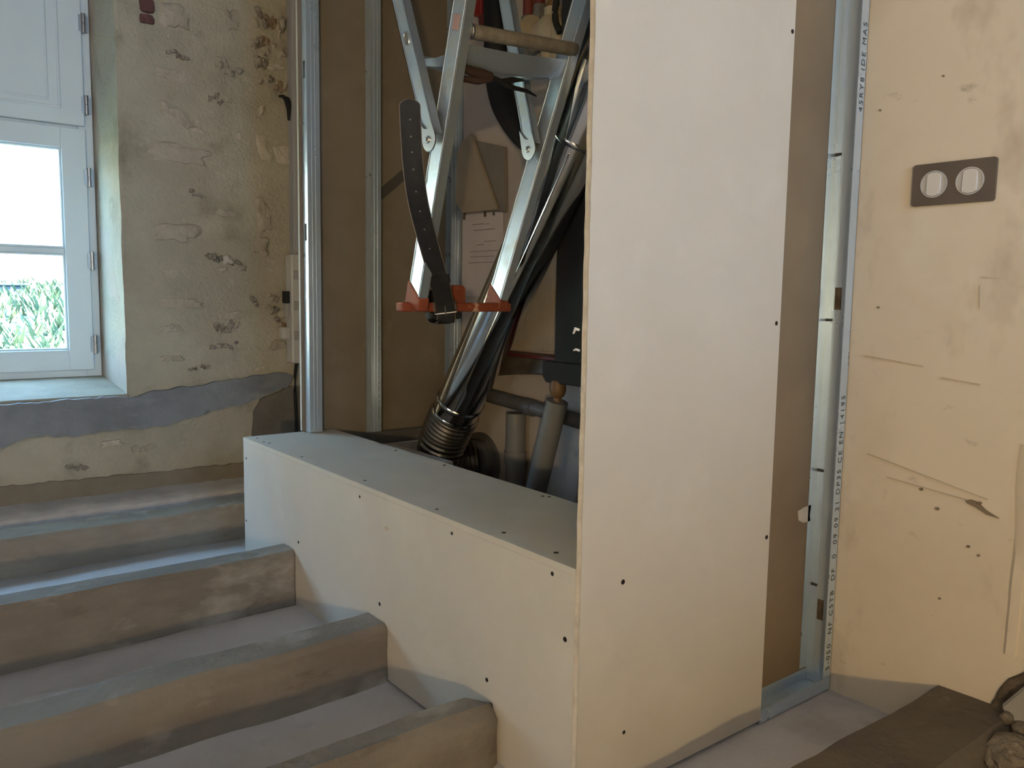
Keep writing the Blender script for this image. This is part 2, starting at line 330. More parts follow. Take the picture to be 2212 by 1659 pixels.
P = [  # material, X, Z, width, height, depth, angle
    ('stone_pale', 0.965, 1.380, 0.235, 0.072, 0.009, -0.03), ('stone_light', 0.910, 1.545, 0.026, 0.045, 0.008, 0.2), ('stone_pale', 0.970, 1.510, 0.120, 0.042, 0.010, -0.75),
    ('stone_light', 1.030, 1.470, 0.050, 0.022, 0.007, -0.5), ('stone_light', 1.285, 1.440, 0.062, 0.105, 0.010, 0.15), ('stone_light', 1.360, 1.425, 0.078, 0.085, 0.010, 0.05),
    ('stone_dark', 1.150, 1.716, 0.090, 0.045, 0.016, -0.3), ('stone_pale', 1.120, 1.745, 0.050, 0.024, 0.010, 0.2), ('stone_dark', 0.965, 1.735, 0.075, 0.020, 0.010, -0.2),
    ('stone_dark', 1.115, 1.598, 0.090, 0.034, 0.012, -0.15), ('stone_pale', 0.955, 1.660, 0.150, 0.055, 0.006, -0.1), ('stone_pale', 0.960, 1.865, 0.095, 0.080, 0.007, 0.1),
    ('stone_pale', 1.165, 1.895, 0.050, 0.080, 0.009, 0.1), ('stone_dark', 1.080, 1.010, 0.062, 0.050, 0.016, 0.2), ('stone_light', 1.130, 1.000, 0.040, 0.040, 0.014, 0.2),
    ('stone_dark', 1.168, 0.985, 0.060, 0.035, 0.014, -0.3), ('stone_pale', 1.110, 0.962, 0.036, 0.020, 0.010, 0.0), ('stone_dark', 1.110, 0.665, 0.110, 0.034, 0.014, 0.05),
    ('stone_dark', 1.120, 0.745, 0.090, 0.045, 0.014, 0.25), ('stone_pale', 1.150, 0.785, 0.100, 0.036, 0.008, 0.1), ('stone_pale', 0.945, 1.090, 0.155, 0.070, 0.006, 0.05),
    ('stone_pale', 0.920, 0.940, 0.090, 0.040, 0.006, -0.1), ('stone_pale', 0.950, 0.830, 0.160, 0.040, 0.006, 0.0), ('stone_pale', 0.910, 0.735, 0.100, 0.035, 0.006, 0.1),
    ('stone_dark', 1.010, 0.585, 0.080, 0.018, 0.010, 0.2), ('stone_pale', 0.915, 0.625, 0.085, 0.022, 0.006, 0.0), ('stone_light', 1.250, 0.572, 0.060, 0.018, 0.007, 0.3),
    ('stone_dark', 1.230, 0.840, 0.022, 0.048, 0.010, 0.45), ('stone_pale', 1.275, 1.180, 0.075, 0.150, 0.010, 0.15), ('stone_pale', 1.265, 1.060, 0.060, 0.090, 0.010, -0.1),
    ('stone_rust', 1.310, 0.855, 0.042, 0.040, 0.014, 0.1), ('stone_rust', 1.300, 0.805, 0.050, 0.036, 0.016, -0.3), ('stone_pale', 1.345, 0.790, 0.040, 0.040, 0.014, 0.4),
    ('stone_rust', 1.352, 0.745, 0.052, 0.042, 0.015, 0.1), ('stone_dark', 1.325, 0.770, 0.046, 0.030, 0.012, -0.2), ('stone_pale', 1.330, 0.665, 0.070, 0.045, 0.012, 0.2),
    ('stone_rust', 1.290, 1.930, 0.085, 0.070, 0.018, 0.1), ('stone_dark', 1.345, 1.900, 0.060, 0.080, 0.016, 0.2), ('stone_rust', 1.280, 1.840, 0.075, 0.065, 0.018, -0.2),
    ('stone_pale', 1.345, 1.815, 0.070, 0.060, 0.014, 0.1), ('stone_dark', 1.285, 1.770, 0.070, 0.055, 0.016, 0.3), ('stone_light', 1.335, 1.755, 0.070, 0.026, 0.012, 0.1),
    ('stone_dark', 1.290, 1.700, 0.055, 0.050, 0.014, -0.2), ('stone_rust', 1.350, 1.690, 0.050, 0.050, 0.012, 0.2), ('stone_light', 1.250, 1.905, 0.020, 0.030, 0.012, 0.1), ('stone_light', 1.185, 1.470, 0.030, 0.030, 0.006, 0.4),
    ('stone_light', 1.275, 1.585, 0.020, 0.045, 0.007, -0.4), ('stone_pale', 1.130, 1.175, 0.080, 0.030, 0.007, -0.1), ('stone_dark', 1.015, 1.240, 0.050, 0.020, 0.008, -0.3), ('stone_light', 0.930, 1.790, 0.014, 0.014, 0.008, 0),
    ('stone_light', 0.690, 0.322, 0.085, 0.024, 0.006, 0.08), ('stone_dark', 0.800, 0.288, 0.070, 0.030, 0.004, 0.1), ('stone_dark', 0.575, 0.248, 0.060, 0.022, 0.004, 0.05), ('stone_pale', 1.275, 0.420, 0.030, 0.020, 0.007, 0.2),
]
for i, (mm, x, z, a, b, d, an) in enumerate(P):
    if mm in ('stone_dark', 'stone_rust') and a > 0.03:      # a broken-out place: a handful of small uneven stones
        r = random.Random(300 + i); nn = 5 if a > 0.07 else 3
        for q in range(nn):
            t = (q + 0.5) / nn - 0.5; px, pz = t * a * 1.05, r.uniform(-0.5, 0.5) * b * 0.7
            ca, sa = math.cos(an), math.sin(an)
            m2 = r.choice([mm, mm, 'stone_pale', 'stone_dark', 'old_plaster'])
            patch('stone', m2, x + px * ca - pz * sa, z + px * sa + pz * ca, a / nn * r.uniform(1.0, 1.7), b * r.uniform(0.45, 0.95), d * r.uniform(0.6, 1.2), 500 + i * 7 + q, r.uniform(-0.6, 0.6), 0.55)
    else: patch('stone', mm, x, z, a, b, d, 11 + i, an, 0.5)
for z0, h in ((1.885, 0.055), (1.838, 0.036)):
    patch('brick', 'brick_red', 0.862 - (0.002 if h < 0.05 else 0), z0, 0.056, h, 0.008, 90 + int(h * 1000), 0.04, 0.10)

def wall_sheet(name, material, pts, depth, label=None, rag=0.004, seed=0.0):
    """thin layer on the back wall with a ragged outline; depth(x) is its thickness"""
    out = []
    for i, p in enumerate(pts):
        q = pts[(i + 1) % len(pts)]; L = math.hypot(q[0]-p[0], q[1]-p[1]); nn = max(1, int(L / 0.018))
        for k_ in range(nn):
            t = k_ / nn; x, z = p[0] + (q[0]-p[0]) * t, p[1] + (q[1]-p[1]) * t
            out.append((x, z + rag * fbm(x * 22, seed, z * 3) * 1.6))
    n_ = len(out); bm_ = MB()
    front = [(x, YB - depth(x), z) for x, z in out]; back = [(x, YB + 0.02, z) for x, z in out]
    bm_.add(front + back, [tuple(range(n_))] + [(i, n_ + i, n_ + (i+1) % n_, (i+1) % n_) for i in range(n_)])
    o = bm_.build(name, material, wall_back)
    if label: tag(o, label)
    return o
band = [(-2.1, 0.30), (0.10, 0.33), (0.347, 0.346), (0.43, 0.375), (0.56, 0.364), (0.74, 0.374), (0.87, 0.371), (1.04, 0.411), (1.245, 0.452), (1.36, 0.49), (1.392, 0.535),
        (1.36, 0.552), (1.21, 0.546), (1.01, 0.519), (0.81, 0.500), (0.76, 0.484), (0.70, 0.494), (0.35, 0.490), (-0.6, 0.489), (-2.1, 0.47)]
wall_sheet('cement_band', 'cement', band, lambda x: 0.030 - 0.018 * max(0, min(1, (x - 0.5) / 0.85)), 'blue-grey cement band running under the window', 0.005, 3.0)
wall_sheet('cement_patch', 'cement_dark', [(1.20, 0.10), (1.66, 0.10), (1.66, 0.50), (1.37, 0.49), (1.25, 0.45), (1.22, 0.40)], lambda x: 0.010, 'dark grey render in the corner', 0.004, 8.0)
wall_sheet('foot_strip', 'foot_strip_dark', [(-2.1, 0.02), (1.30, 0.02), (1.30, 0.195), (1.16, 0.197), (0.75, 0.203), (0.34, 0.210), (-2.1, 0.215)], lambda x: 0.011, 'darker strip along the foot of the wall', 0.004, 5.0)  # darker strip, slightly proud, along the bottom of the back wall

# right wall (passes behind the closet) with a broken-out hole low down
HY0, HY1, HZ1 = 0.30, 0.612, 0.215
def in_hole(y, z):
    return ((y - 0.47) / 0.145) ** 2 + ((z - 0.06) / 0.150) ** 2 < 1.0 + 0.25 * fbm(y * 18, z * 18, 3.0)
mb = MB(); gy = [-3.2 + 0.05 * i for i in range(65)] + [0.06 + 0.0125 * i for i in range(60)] + [0.82 + 0.04 * i for i in range(62)]
gy = sorted(set(round(y, 4) for y in gy if y < YB + 0.02)) + [YB + 0.03]
gz = [0.0125 * i for i in range(24)] + [0.30 + 0.04 * i for i in range(56)]
idx = {}
for i, y in enumerate(gy):
    for j, z in enumerate(gz):
        idx[i, j] = len(mb.v); mb.v.append(Vector((XW + 0.0025 * fbm(y * 2.5, z * 2.5, 1.0), y, z)))
for i in range(len(gy) - 1):
    for j in range(len(gz) - 1):
        if in_hole((gy[i] + gy[i+1]) / 2, (gz[j] + gz[j+1]) / 2): continue
        mb.f.append((idx[i, j], idx[i, j+1], idx[i+1, j+1], idx[i+1, j]))
mb.box(XW + 0.14, XW + 0.30, -3.2, YB + 0.6, -0.1, HC).box(XW + 0.02, XW + 0.30, 0.70, YB + 0.6, -0.1, HC).box(XW + 0.02, XW + 0.30, -3.2, 0.25, -0.1, HC).box(XW + 0.02, XW + 0.30, 0.24, 0.71, 0.28, HC)
wall_right = tag(mb.build('wall_right', 'wall_cream', smooth=True), 'smudged cream plaster wall with a broken hole at its foot', kind='structure')
mb = MB(); nn = 26  # ragged masonry inside the hole
vs = []
for r_ in range(6):
    t = r_ / 5
    for k_ in range(nn):
        a = 2 * math.pi * k_ / nn; q = 1.10 - 0.35 * t + 0.10 * fbm(math.cos(a) * 2, math.sin(a) * 2, r_ * 0.7)
        vs.append((XW + 0.004 + 0.10 * t, 0.47 + 0.150 * q * math.cos(a), 0.06 + 0.158 * q * math.sin(a)))
mb.add(vs, [(i*nn+k_, i*nn+(k_+1) % nn, (i+1)*nn+(k_+1) % nn, (i+1)*nn+k_) for i in range(5) for k_ in range(nn)] + [tuple(range(5*nn, 6*nn))])
tag(mb.build('hole_lining', 'cavity', wall_right, smooth=True), 'crumbling brown masonry inside the hole')
rm = MB(); rp_ = []
for k_ in range(65):
    a = math.pi * (-0.25 + 1.5 * k_ / 64); q = 1.0 + 0.04 * fbm(math.cos(a) * 4, math.sin(a) * 4, 2.0)
    rp_.append((XW + 0.004 + 0.004 * fbm(a * 3, 1, 1), 0.47 + 0.150 * q * math.cos(a), 0.06 + 0.155 * q * math.sin(a)))
rm.tube(rp_, [0.016 + 0.005 * fbm(k_ * 0.35, 4, 4) for k_ in range(65)], 8, up=(1, 0, 0))
tag(rm.build('crumbled_edge', 'cavity', wall_right, smooth=True), 'crumbled brown edge of the hole')
lip = MB()   #thick raised plaster edge running up from the hole
lp = [(XW - 0.001, 0.598 + 0.006 * fbm(z * 6, 1, 1), z) for z in linspace(0.215, 0.62, 16)]
lip.sweep(lp, lambda i: [(-0.016, -0.004), (0.014, -0.004), (0.010, 0.005 * (1 - i / 20)), (-0.006, 0.006 * (1 - i / 20))], up=(-1, 0, 0))
tag(lip.build('plaster_ridge', 'wall_cream', wall_right, smooth=True), 'raised plaster ridge above the hole')
cl = MB(); ys = linspace(1.036, 2.437, 30); zs = linspace(0.0, HC, 50)   # darker, greyer sheet over the wall inside the closet
cl.add([(XW - 0.0045 + 0.0012 * fbm(y * 6, z * 6, 4), y, z) for z in zs for y in ys], [(j*30+i, (j+1)*30+i, (j+1)*30+i+1, j*30+i+1) for j in range(49) for i in range(29)])
tag(cl.build('closet_sheet', 'closet_plaster', wall_right, smooth=True), 'darker, greyer plaster inside the closet')
def wall_mark(name, material, pts, th=0.0006):
    return MB().prism(pts, 'x', XW - 0.0026 - th, XW + 0.002).build(name, material, wall_right)
def yz_line(y0, z0, y1, z1, w_):
    d = Vector((y1-y0, z1-z0)); d.normalize(); nrm = Vector((-d[1], d[0])) * w_ / 2
    return [(y0+nrm[0], z0+nrm[1]), (y1+nrm[0]*0.4, z1+nrm[1]*0.4), (y1-nrm[0]*0.4, z1-nrm[1]*0.4), (y0-nrm[0], z0-nrm[1])]
wall_mark('gouge', 'mark_brown', [(0.700, 0.4955), (0.690, 0.4985), (0.678, 0.4965), (0.660, 0.483), (0.637, 0.473), (0.660, 0.4755), (0.680, 0.4855), (0.697, 0.4905)])
for (y0, z0, y1, z1, w_) in ((0.905, 0.555, 0.66, 0.505, 0.0013), (0.925, 0.765, 0.80, 0.752, 0.0013), (0.762, 0.732, 0.69, 0.725, 0.0016), (0.86, 0.512, 0.70, 0.497, 0.0008), (0.70, 0.93, 0.672, 0.927, 0.0018), (0.703, 0.915, 0.700, 0.870, 0.0009)):
    wall_mark('pencil_line', 'mark_pencil', yz_line(y0, z0, y1, z1, w_))
for (y, z, r_) in ((0.668, 0.392, 0.0022), (0.688, 0.405, 0.0026), (0.735, 0.285, 0.0022), (0.902, 0.868, 0.002), (0.752, 0.467, 0.003), (0.787, 0.50, 0.003), (0.674, 0.495, 0.003), (0.925, 1.275, 0.0018), (0.80, 1.32, 0.0018)):
    wall_mark('pit', 'mark_brown', [(y + r_ * math.cos(a) * 1.3, z + r_ * math.sin(a)) for a in linspace(0, 5.5, 8)])

tag(MB().box(-2.35, -2.2, -3.2, BK, -0.1, HC).build('wall_left', 'room_plain'), 'plain plaster wall beyond the left edge', kind='structure')
mb = MB().box(-2.2, -0.25, -3.35, -3.2, -0.1, HC).box(1.05, XW, -3.35, -3.2, -0.1, HC).box(-0.25, 1.05, -3.35, -3.2, -0.1, 1.355).box(-0.25, 1.05, -3.35, -3.2, 2.305, HC)
tag(mb.build('wall_front', 'room_plain'), 'plain plaster wall behind the viewer with a second window opening', kind='structure')
tag(MB().box(-2.35, XW + 0.3, -3.35, BK, HC, HC + 0.12).build('ceiling', 'room_plain'), 'plain pale ceiling', kind='structure')

# ------------------------------------------------------------------ the window
win = bpy.data.objects.new('window_1', None); C.objects.link(win); win.location = (0.065, 3.62, 0.53); LOC['window_1'] = Vector((0.065, 3.62, 0.53))
tag(win, 'white painted wooden window with small panes and a solid upper panel', kind='structure')
fr = MB(); FY0, FY1 = 3.622, 3.70
fr.box(0.700, 0.753, FY0, FY1, 0.53, 2.12).box(-0.62, -0.57, FY0, FY1, 0.53, 2.12).box(-0.57, 0.700, FY0, FY1, 0.53, 0.580).box(-0.57, 0.700, FY0, FY1, 2.07, 2.12).box(-0.57, 0.700, FY0 + 0.012, FY1, 1.475, 1.53)
fr.build('window_frame', 'window_paint', win, bevel=0.003)
def leaf(x0, x1, hinge_right):
    mbl = MB(); a, b = 3.606, 3.652
    so = 0.087; si = 0.075
    l, r_ = (x0 + (si if hinge_right else so)), (x1 - (so if hinge_right else si))
    mbl.box(x0, l, a, b, 0.560, 1.490).box(r_, x1, a, b, 0.560, 1.490).box(l, r_, a, b, 0.560, 0.641).box(l, r_, a, b, 1.412, 1.490).box(l, r_, a + 0.008, b - 0.004, 1.012, 1.034)
    s_ = mbl.build('sash', 'window_paint', win, bevel=0.0025)
    bd = MB()
    for z0, z1 in ((0.641, 1.012), (1.034, 1.412)):
        t = 0.008
        bd.box(l, l + t, a + 0.006, b - 0.02, z0, z1).box(r_ - t, r_, a + 0.006, b - 0.02, z0, z1).box(l + t, r_ - t, a + 0.006, b - 0.02, z0, z0 + t).box(l + t, r_ - t, a + 0.006, b - 0.02, z1 - t, z1)
    bd.build('glazing_bead', 'window_paint', s_, bevel=0.002)
    for z0, z1 in ((0.643, 1.011), (1.035, 1.411)): MB().box(l + 0.002, r_ - 0.002, 3.630, 3.634, z0, z1).build('pane', 'glass', s_)
    up = MB().box(x0, x1, a, b, 1.502, 2.062)
    u_ = up.build('upper_panel', 'window_paint', win, bevel=0.003)
    ml = MB()
    for inset, wd, pr in ((0.082, 0.010, 0.006), (0.122, 0.008, 0.005)):
        X0, X1, Z0, Z1 = x0 + inset, x1 - inset, 1.502 + inset * 0.66, 2.062 - inset * 0.66
        ml.box(X0, X1, a - pr, a + 0.001, Z0, Z0 + wd).box(X0, X1, a - pr, a + 0.001, Z1 - wd, Z1).box(X0, X0 + wd, a - pr, a + 0.001, Z0 + wd, Z1 - wd).box(X1 - wd, X1, a - pr, a + 0.001, Z0 + wd, Z1 - wd)
    ml.build('moulding', 'window_paint', u_, bevel=0.002)
leaf(0.068, 0.722, True); leaf(-0.592, 0.062, False)
hz = (1.885, 1.582, 1.309, 0.988, 0.661)
h0 = None
for z in hz:
    if h0 is None:
        h = MB().tube([(0.7285, 3.603, z - 0.036), (0.7285, 3.603, z - 0.001)], 0.0075, 10, up=(0, 1, 0)).tube([(0.7285, 3.603, z + 0.001), (0.7285, 3.603, z + 0.036)], 0.0075, 10, up=(0, 1, 0)).box(0.712, 0.727, 3.603, 3.6065, z - 0.030, z + 0.030).box(0.730, 0.746, 3.616, 3.623, z - 0.030, z + 0.030)
        h0 = h.build('hinge', 'hinge_steel', win, smooth=True); hz0 = z
        tag(h0, 'steel butt hinge')
    else:
        o = bpy.data.objects.new('hinge', h0.data); C.objects.link(o); o.parent = win; o.location = (0, 0, z - hz0)

# ------------------------------------------------------------------ outside
gnd = MB(); xs = linspace(-26, 14, 60); ys = linspace(BK - 0.02, 34, 70); nx = len(xs)
def gh(x, y):
    t = max(0, min(1, (y - 5.0) / 9.0)); return -0.75 + 1.55 * t * t * (3 - 2 * t) + 0.05 * fbm(x * 0.8, y * 0.8, 0)
gnd.add([(x, y, gh(x, y)) for y in ys for x in xs], [(j*nx+i, j*nx+i+1, (j+1)*nx+i+1, (j+1)*nx+i) for j in range(len(ys)-1) for i in range(nx-1)])
tag(gnd.build('lawn', 'grass', smooth=True), 'sunlit grass bank outside the window', 'lawn', kind='stuff')
def tufts(name, n_, x0, x1, y0, y1, hh, material, seed, label, cat):
    r = random.Random(seed); t_ = MB()
    for _ in range(n_):
        x, y = r.uniform(x0, x1), r.uniform(y0, y1); z = gh(x, y)
        for b_ in range(5):
            a = r.uniform(0, 6.28); L = hh * r.uniform(0.5, 1.2); dx, dy = math.cos(a) * L * 0.5, math.sin(a) * L * 0.5; wx, wy = -math.sin(a) * L * 0.14, math.cos(a) * L * 0.14
            t_.add([(x - wx, y - wy, z - 0.02), (x + wx, y + wy, z - 0.02), (x + dx + wx * 0.6, y + dy + wy * 0.6, z + L * 0.7), (x + dx * 1.5, y + dy * 1.5, z + L)], [(0, 1, 2, 3)])
    return tag(t_.build(name, material), label, cat, kind='stuff')
tufts('grass_tufts', 2600, -3, 3.5, 5, 14, 0.22, 'leaf', 3, 'leafy green weeds and tufts on the grass bank', 'grass')
hs = thing('far_house', (-3, 15, 0.6), 'pale sunlit house beyond the grass bank outside the window', 'house')
MB().prism([(-12, 0.2), (6, 0.2), (6, 4.8), (-12, 4.8)], 'y', 15.0, 21.0).build('house_walls', 'house_wall', hs)
MB().prism([(14.6, 4.8), (21.4, 4.8), (18.0, 6.6)], 'x', -12.4, 6.4).build('roof', 'roof_tile', hs)
for x in (-6.5, -3.0, 0.6): MB().box(x - 0.5, x + 0.5, 14.93, 15.02, 2.4, 3.9).build('shutter', 'window_paint', hs)
tr = thing('water_trough', (0.9, 13.0, gh(0.9, 13.0)), 'dark blue trough standing on the grass bank outside', 'trough')
z_ = gh(1.4, 13.0) - 0.16
MB().prism([(0.98, z_ + 0.05), (1.70, z_ + 0.05), (1.76, z_ + 0.32), (0.92, z_ + 0.32)], 'y', 12.7, 13.2).build('tub', 'trough_blue', tr, bevel=0.02)
MB().box(0.90, 1.78, 12.66, 13.24, z_ + 0.31, z_ + 0.35).build('rim', 'trough_blue', tr, bevel=0.01)

# ------------------------------------------------------------------ the old joists
def joist(x0, x1, yf, yb, z0, zt, seed, label, ch=0.012, droop=0.0, round_end=False, material='timber'):
    mbj = MB(); N = 70; rings = []
    for i in range(N):
        x = x0 + (x1 - x0) * i / (N - 1)
        def j(k_, a): return a * fbm(x * 2.6, seed * 3.1 + k_ * 1.7, 0.5)
        ef = 0.0
        if round_end and x > x1 - 0.05: t = (x - (x1 - 0.05)) / 0.05; ef = 0.022 * t * t * t
        f_, b_, t_ = yf + j(0, 0.010) + ef, yb + j(1, 0.010) - ef, zt + j(2, 0.008) - ef * 0.6 + droop * (x1 - x)
        c1, c2 = ch * (1 + j(3, 0.5)), ch * (1 + j(4, 0.6))
        mid = (f_ + b_) / 2
        rings.append([(x, f_ - 0.004, z0 - 0.06), (x, f_ + j(5, 0.006), (z0 + t_) / 2), (x, f_, t_ - c1), (x, f_ + c1 * 0.9, t_), (x, mid, t_ + j(6, 0.004)), (x, b_ - c2, t_), (x, b_, t_ - c2), (x, b_ + 0.004, z0 - 0.06)])
    n_ = 8
    mbj.add([p for r_ in rings for p in r_], [(i*n_+k_, i*n_+(k_+1) % n_, (i+1)*n_+(k_+1) % n_, (i+1)*n_+k_) for i in range(N-1) for k_ in range(n_)] + [tuple(range(n_-1, -1, -1)), tuple(range((N-1)*n_, N*n_))])
    o = mbj.build('floor_joist', material, smooth=True, loc=((x0 + x1) / 2, (yf + yb) / 2, 0))
    return tag(o, label, 'joist', 'old floor joists')
XB = 0.906
joist(-2.1, XB - 0.003, 1.150, 1.240, 0.0, 0.128, 1, 'nearest exposed floor joist, rounded end against the boxed casing', 0.022, 0.0, True)
joist(-2.1, XB - 0.003, 1.592, 1.690, 0.0, 0.130, 2, 'second exposed floor joist from the bottom of the picture', 0.012)
joist(-2.1, XB - 0.003, 2.098, 2.190, 0.0, 0.178, 3, 'third and tallest exposed floor joist butting the boxed casing', 0.012, -0.003)
joist(-2.1, XW - 0.02, 2.822, 2.960, 0.0, 0.134, 4, 'exposed floor joist passing behind the far corner of the casing', 0.012, material='timber_lit')
joist(0.55, XW + 0.10, 0.575, 0.742, 0.0, 0.106, 6, 'dusty joist in the foreground below the double switch', 0.016, material='timber_dark')
mb = MB(); N = 120; rings = []   # timber plate at the foot of the back wall, covered with white fill
for i in range(N):
    x = -2.1 + (XW - 0.02 + 2.1) * i / (N - 1)
    rings.append([(x, 3.070 + 0.006 * fbm(x * 3, 2, 2), -0.05), (x, 3.068 + 0.006 * fbm(x * 3, 5, 2), 0.125), (x, 3.080, 0.133 + 0.003 * fbm(x * 6, 0, 0)), (x, 3.15, 0.137 + 0.004 * fbm(x * 9, 0, 0)), (x, 3.24, 0.140 + 0.018 * abs(fbm(x * 14, 3, 0))), (x, 3.25, -0.05)])
mb.add([p for r_ in rings for p in r_], [(i*6+k_, i*6+(k_+1) % 6, (i+1)*6+(k_+1) % 6, (i+1)*6+k_) for i in range(N-1) for k_ in range(6)] + [(5, 4, 3, 2, 1, 0), tuple(range((N-1)*6, N*6))])
tag(mb.build('wall_plate', 'white_fill', smooth=True, loc=(-0.2, 3.15, 0)), 'white dusty ledge along the foot of the rough wall', 'ledge')

# ------------------------------------------------------------------ low boxed casing of plasterboard
BY0, BY1, BT, BD, TH = 0.9735, 2.485, 0.434, 1.206, 0.0125
screw_src = None
def screw_mesh():
    global screw_src
    if screw_src is None:
        s_ = MB(); n_ = 10
        prof = [(0.0042, 0.0), (0.0040, 0.0006), (0.0016, 0.0003), (0.0, 0.0002)]
        vs = [(r_ * math.cos(2*math.pi*k_/n_), r_ * math.sin(2*math.pi*k_/n_), h_) for r_, h_ in prof[:3] for k_ in range(n_)]
        s_.add(vs, [(i*n_+k_, i*n_+(k_+1) % n_, (i+1)*n_+(k_+1) % n_, (i+1)*n_+k_) for i in range(2) for k_ in range(n_)] + [tuple(range(2*n_, 3*n_))])
        me = bpy.data.meshes.new('screw'); me.from_pydata(s_.v, [], s_.f); me.materials.append(MATS['screw'])
        screw_src = me
    return screw_src
def screw(parent, loc, face):
    o = bpy.data.objects.new('screw', screw_mesh()); C.objects.link(o); o.parent = parent; o.location = Vector(loc) - world_loc(parent)
    o.rotation_euler = {'-x': (0, -math.pi/2, 0), '-y': (math.pi/2, 0, 0), 'z': (0, 0, 0)}[face]
    s_ = RNG.uniform(0.85, 1.15); o.scale = (s_, s_, 1)
def board(name, poly, axis, a0, a1, parent, material='plasterboard', bevel=0.0008):
    return MB().prism(poly, axis, a0, a1).build(name, material, parent, bevel=bevel)
cas = thing('boxed_casing', (1.05, 1.73, 0), 'low boxed-in plasterboard casing beside the joists, with a grey-blue top', 'casing')
front = [(BY0, 0.0), (BY1, 0.0), (BY1, BT - TH), (BY0, BT - TH)]
board('front_board', front, 'x', XB, XB + TH, cas)
# top board: its back edge is cut a little unevenly
tb = [(XB - 0.0005, BY0), (XB - 0.0005, BY1)] + [(BD + 0.002 * fbm(y * 9, 0, 3), y) for y in linspace(BY1, BY0, 60)]
board('top_board', tb, 'z', BT - TH, BT, cas, bevel=0.0006)
board('end_board', [(XB + TH + 0.0005, 0), (BD - 0.002, 0), (BD - 0.002, BT - TH), (XB + TH + 0.0005, BT - TH)], 'y', BY1 - TH, BY1, cas)
mbr = MB().box(BD - 0.03, BD - 0.002, BY0 + 0.01, BY1 - TH - 0.001, BT - TH - 0.03, BT - TH - 0.0005).box(XB + TH + 0.0005, XB + TH + 0.03, BY0 + 0.01, BY1 - TH - 0.001, BT - TH - 0.03, BT - TH - 0.0005)
mbr.build('fixing_rail', 'galvanised', cas)
for y, z in ((2.461, 0.372), (2.471, 0.174), (2.081, 0.203), (1.727, 0.402), (1.338, 0.407), (1.032, 0.410), (0.996, 0.306), (1.632, 0.169), (1.215, 0.149)): screw(cas, (XB, y, z), '-x')
for x, y in ((0.933, 2.441), (0.926, 2.369), (0.934, 2.345), (0.926, 2.098), (0.931, 1.748), (0.927, 1.426), (0.937, 1.209), (0.937, 1.059), (1.185, 2.040), (1.187, 1.791), (1.183, 1.386), (1.192, 1.374)): screw(cas, (x, y, BT), 'z')
MB().prism([(1.612, 0.351), (1.606, 0.359), (1.598, 0.361), (1.590, 0.357), (1.593, 0.352), (1.602, 0.350)], 'x', XB - 0.0004, XB + 0.002).build('scuff', 'mark_pencil', cas)

# ------------------------------------------------------------------ tall plasterboard partition on the right
PY = 0.960
par = thing('plasterboard_partition', (1.30, 1.0, 0), 'tall unfinished plasterboard partition standing in front of the closet', 'partition')
fb = MB(); zs = linspace(0.012, HC - 0.01, 90)   # front board: left edge slightly ragged
rg = [(XB + 0.0016 * fbm(0.3, z * 9, 2.0) + 0.0012 * fbm(1, z * 40, 4), z) for z in zs]
poly = rg + [(1.425, HC - 0.01), (1.425, 0.012)]
fbo = board('front_board', poly, 'y', PY, PY + TH, par, bevel=0.0)
ge = MB()     # gypsum core showing along the sawn edge
nz = len(zs)
ge.add([(x - 0.0006 - 0.0008 * abs(fbm(z * 30, 3, y * 200)), y, z) for x, z in rg for y in (PY + 0.0012, PY + 0.0045, PY + 0.008, PY + TH - 0.0008)], [(i*4+k_, i*4+k_+1, (i+1)*4+k_+1, (i+1)*4+k_) for i in range(nz-1) for k_ in range(3)])
tag(ge.build('sawn_edge', 'gypsum_edge', fbo, smooth=True), 'cream gypsum core of the sawn edge')
board('back_board', [(1.00, 0.03), (XW - 0.002, 0.03), (XW - 0.002, HC - 0.01), (1.00, HC - 0.01)], 'y', 1.0215, 1.034, par, 'board_back')
ft = MB().box(0.915, XW - 0.004, 0.9735, 1.0205, 0.0045, 0.0065).box(0.915, 1.424, 0.9735, 0.9745, 0.0045, 0.032).box(1.424, XW - 0.004, PY + 0.0005, 0.9620, 0.0045, 0.034).box(1.424, XW - 0.004, 0.962, 0.9735, 0.0045, 0.0065).box(0.915, XW - 0.004, 1.0195, 1.0205, 0.0045, 0.032)
tag(ft.build('floor_track', 'galvanised', par), 'galvanised floor track')
ws = MB(); X1 = XW - 0.0035
slot_z = [0.18, 0.885, 1.585]; zc = 0.007
for s_ in slot_z:     # web on the wall, with oblong slots
    ws.box(X1 - 0.001, X1, PY, 1.0205, zc, s_ - 0.024); zc = s_ + 0.024
    ws.box(X1 - 0.001, X1, PY, 0.985, s_ - 0.024, s_ + 0.024).box(X1 - 0.001, X1, 1.001, 1.0205, s_ - 0.024, s_ + 0.024)
ws.box(X1 - 0.001, X1, PY, 1.0205, zc, HC - 0.01)
ws.box(X1 - 0.0285, X1, PY, PY + 0.001, 0.036, HC - 0.01).box(X1 - 0.0285, X1, 1.0195, 1.0205, 0.036, HC - 0.01)
for yy_ in (0.979, 1.006): ws.box(X1 - 0.0022, X1 - 0.0009, yy_ - 0.0015, yy_ + 0.0015, 0.036, HC - 0.01)
ws.box(X1 - 0.0290, X1 - 0.0272, PY - 0.0006, PY + 0.0012, 0.036, HC - 0.01)
wtr = tag(ws.build('wall_track', 'galvanised', par), 'galvanised wall track with slots and printed lettering')
for z in (0.235, 0.500, 0.838, 1.195):
    MB().box(X1 - 0.0035, X1 - 0.0010, 1.0035, 1.0185, z - 0.003, z + 0.003).build('crimp', 'stud_ink', wtr)
for s_ in slot_z: MB().box(X1 + 0.0002, X1 + 0.0012, 0.984, 1.002, s_ - 0.025, s_ + 0.025).build('slot_backing', 'cavity', wtr)
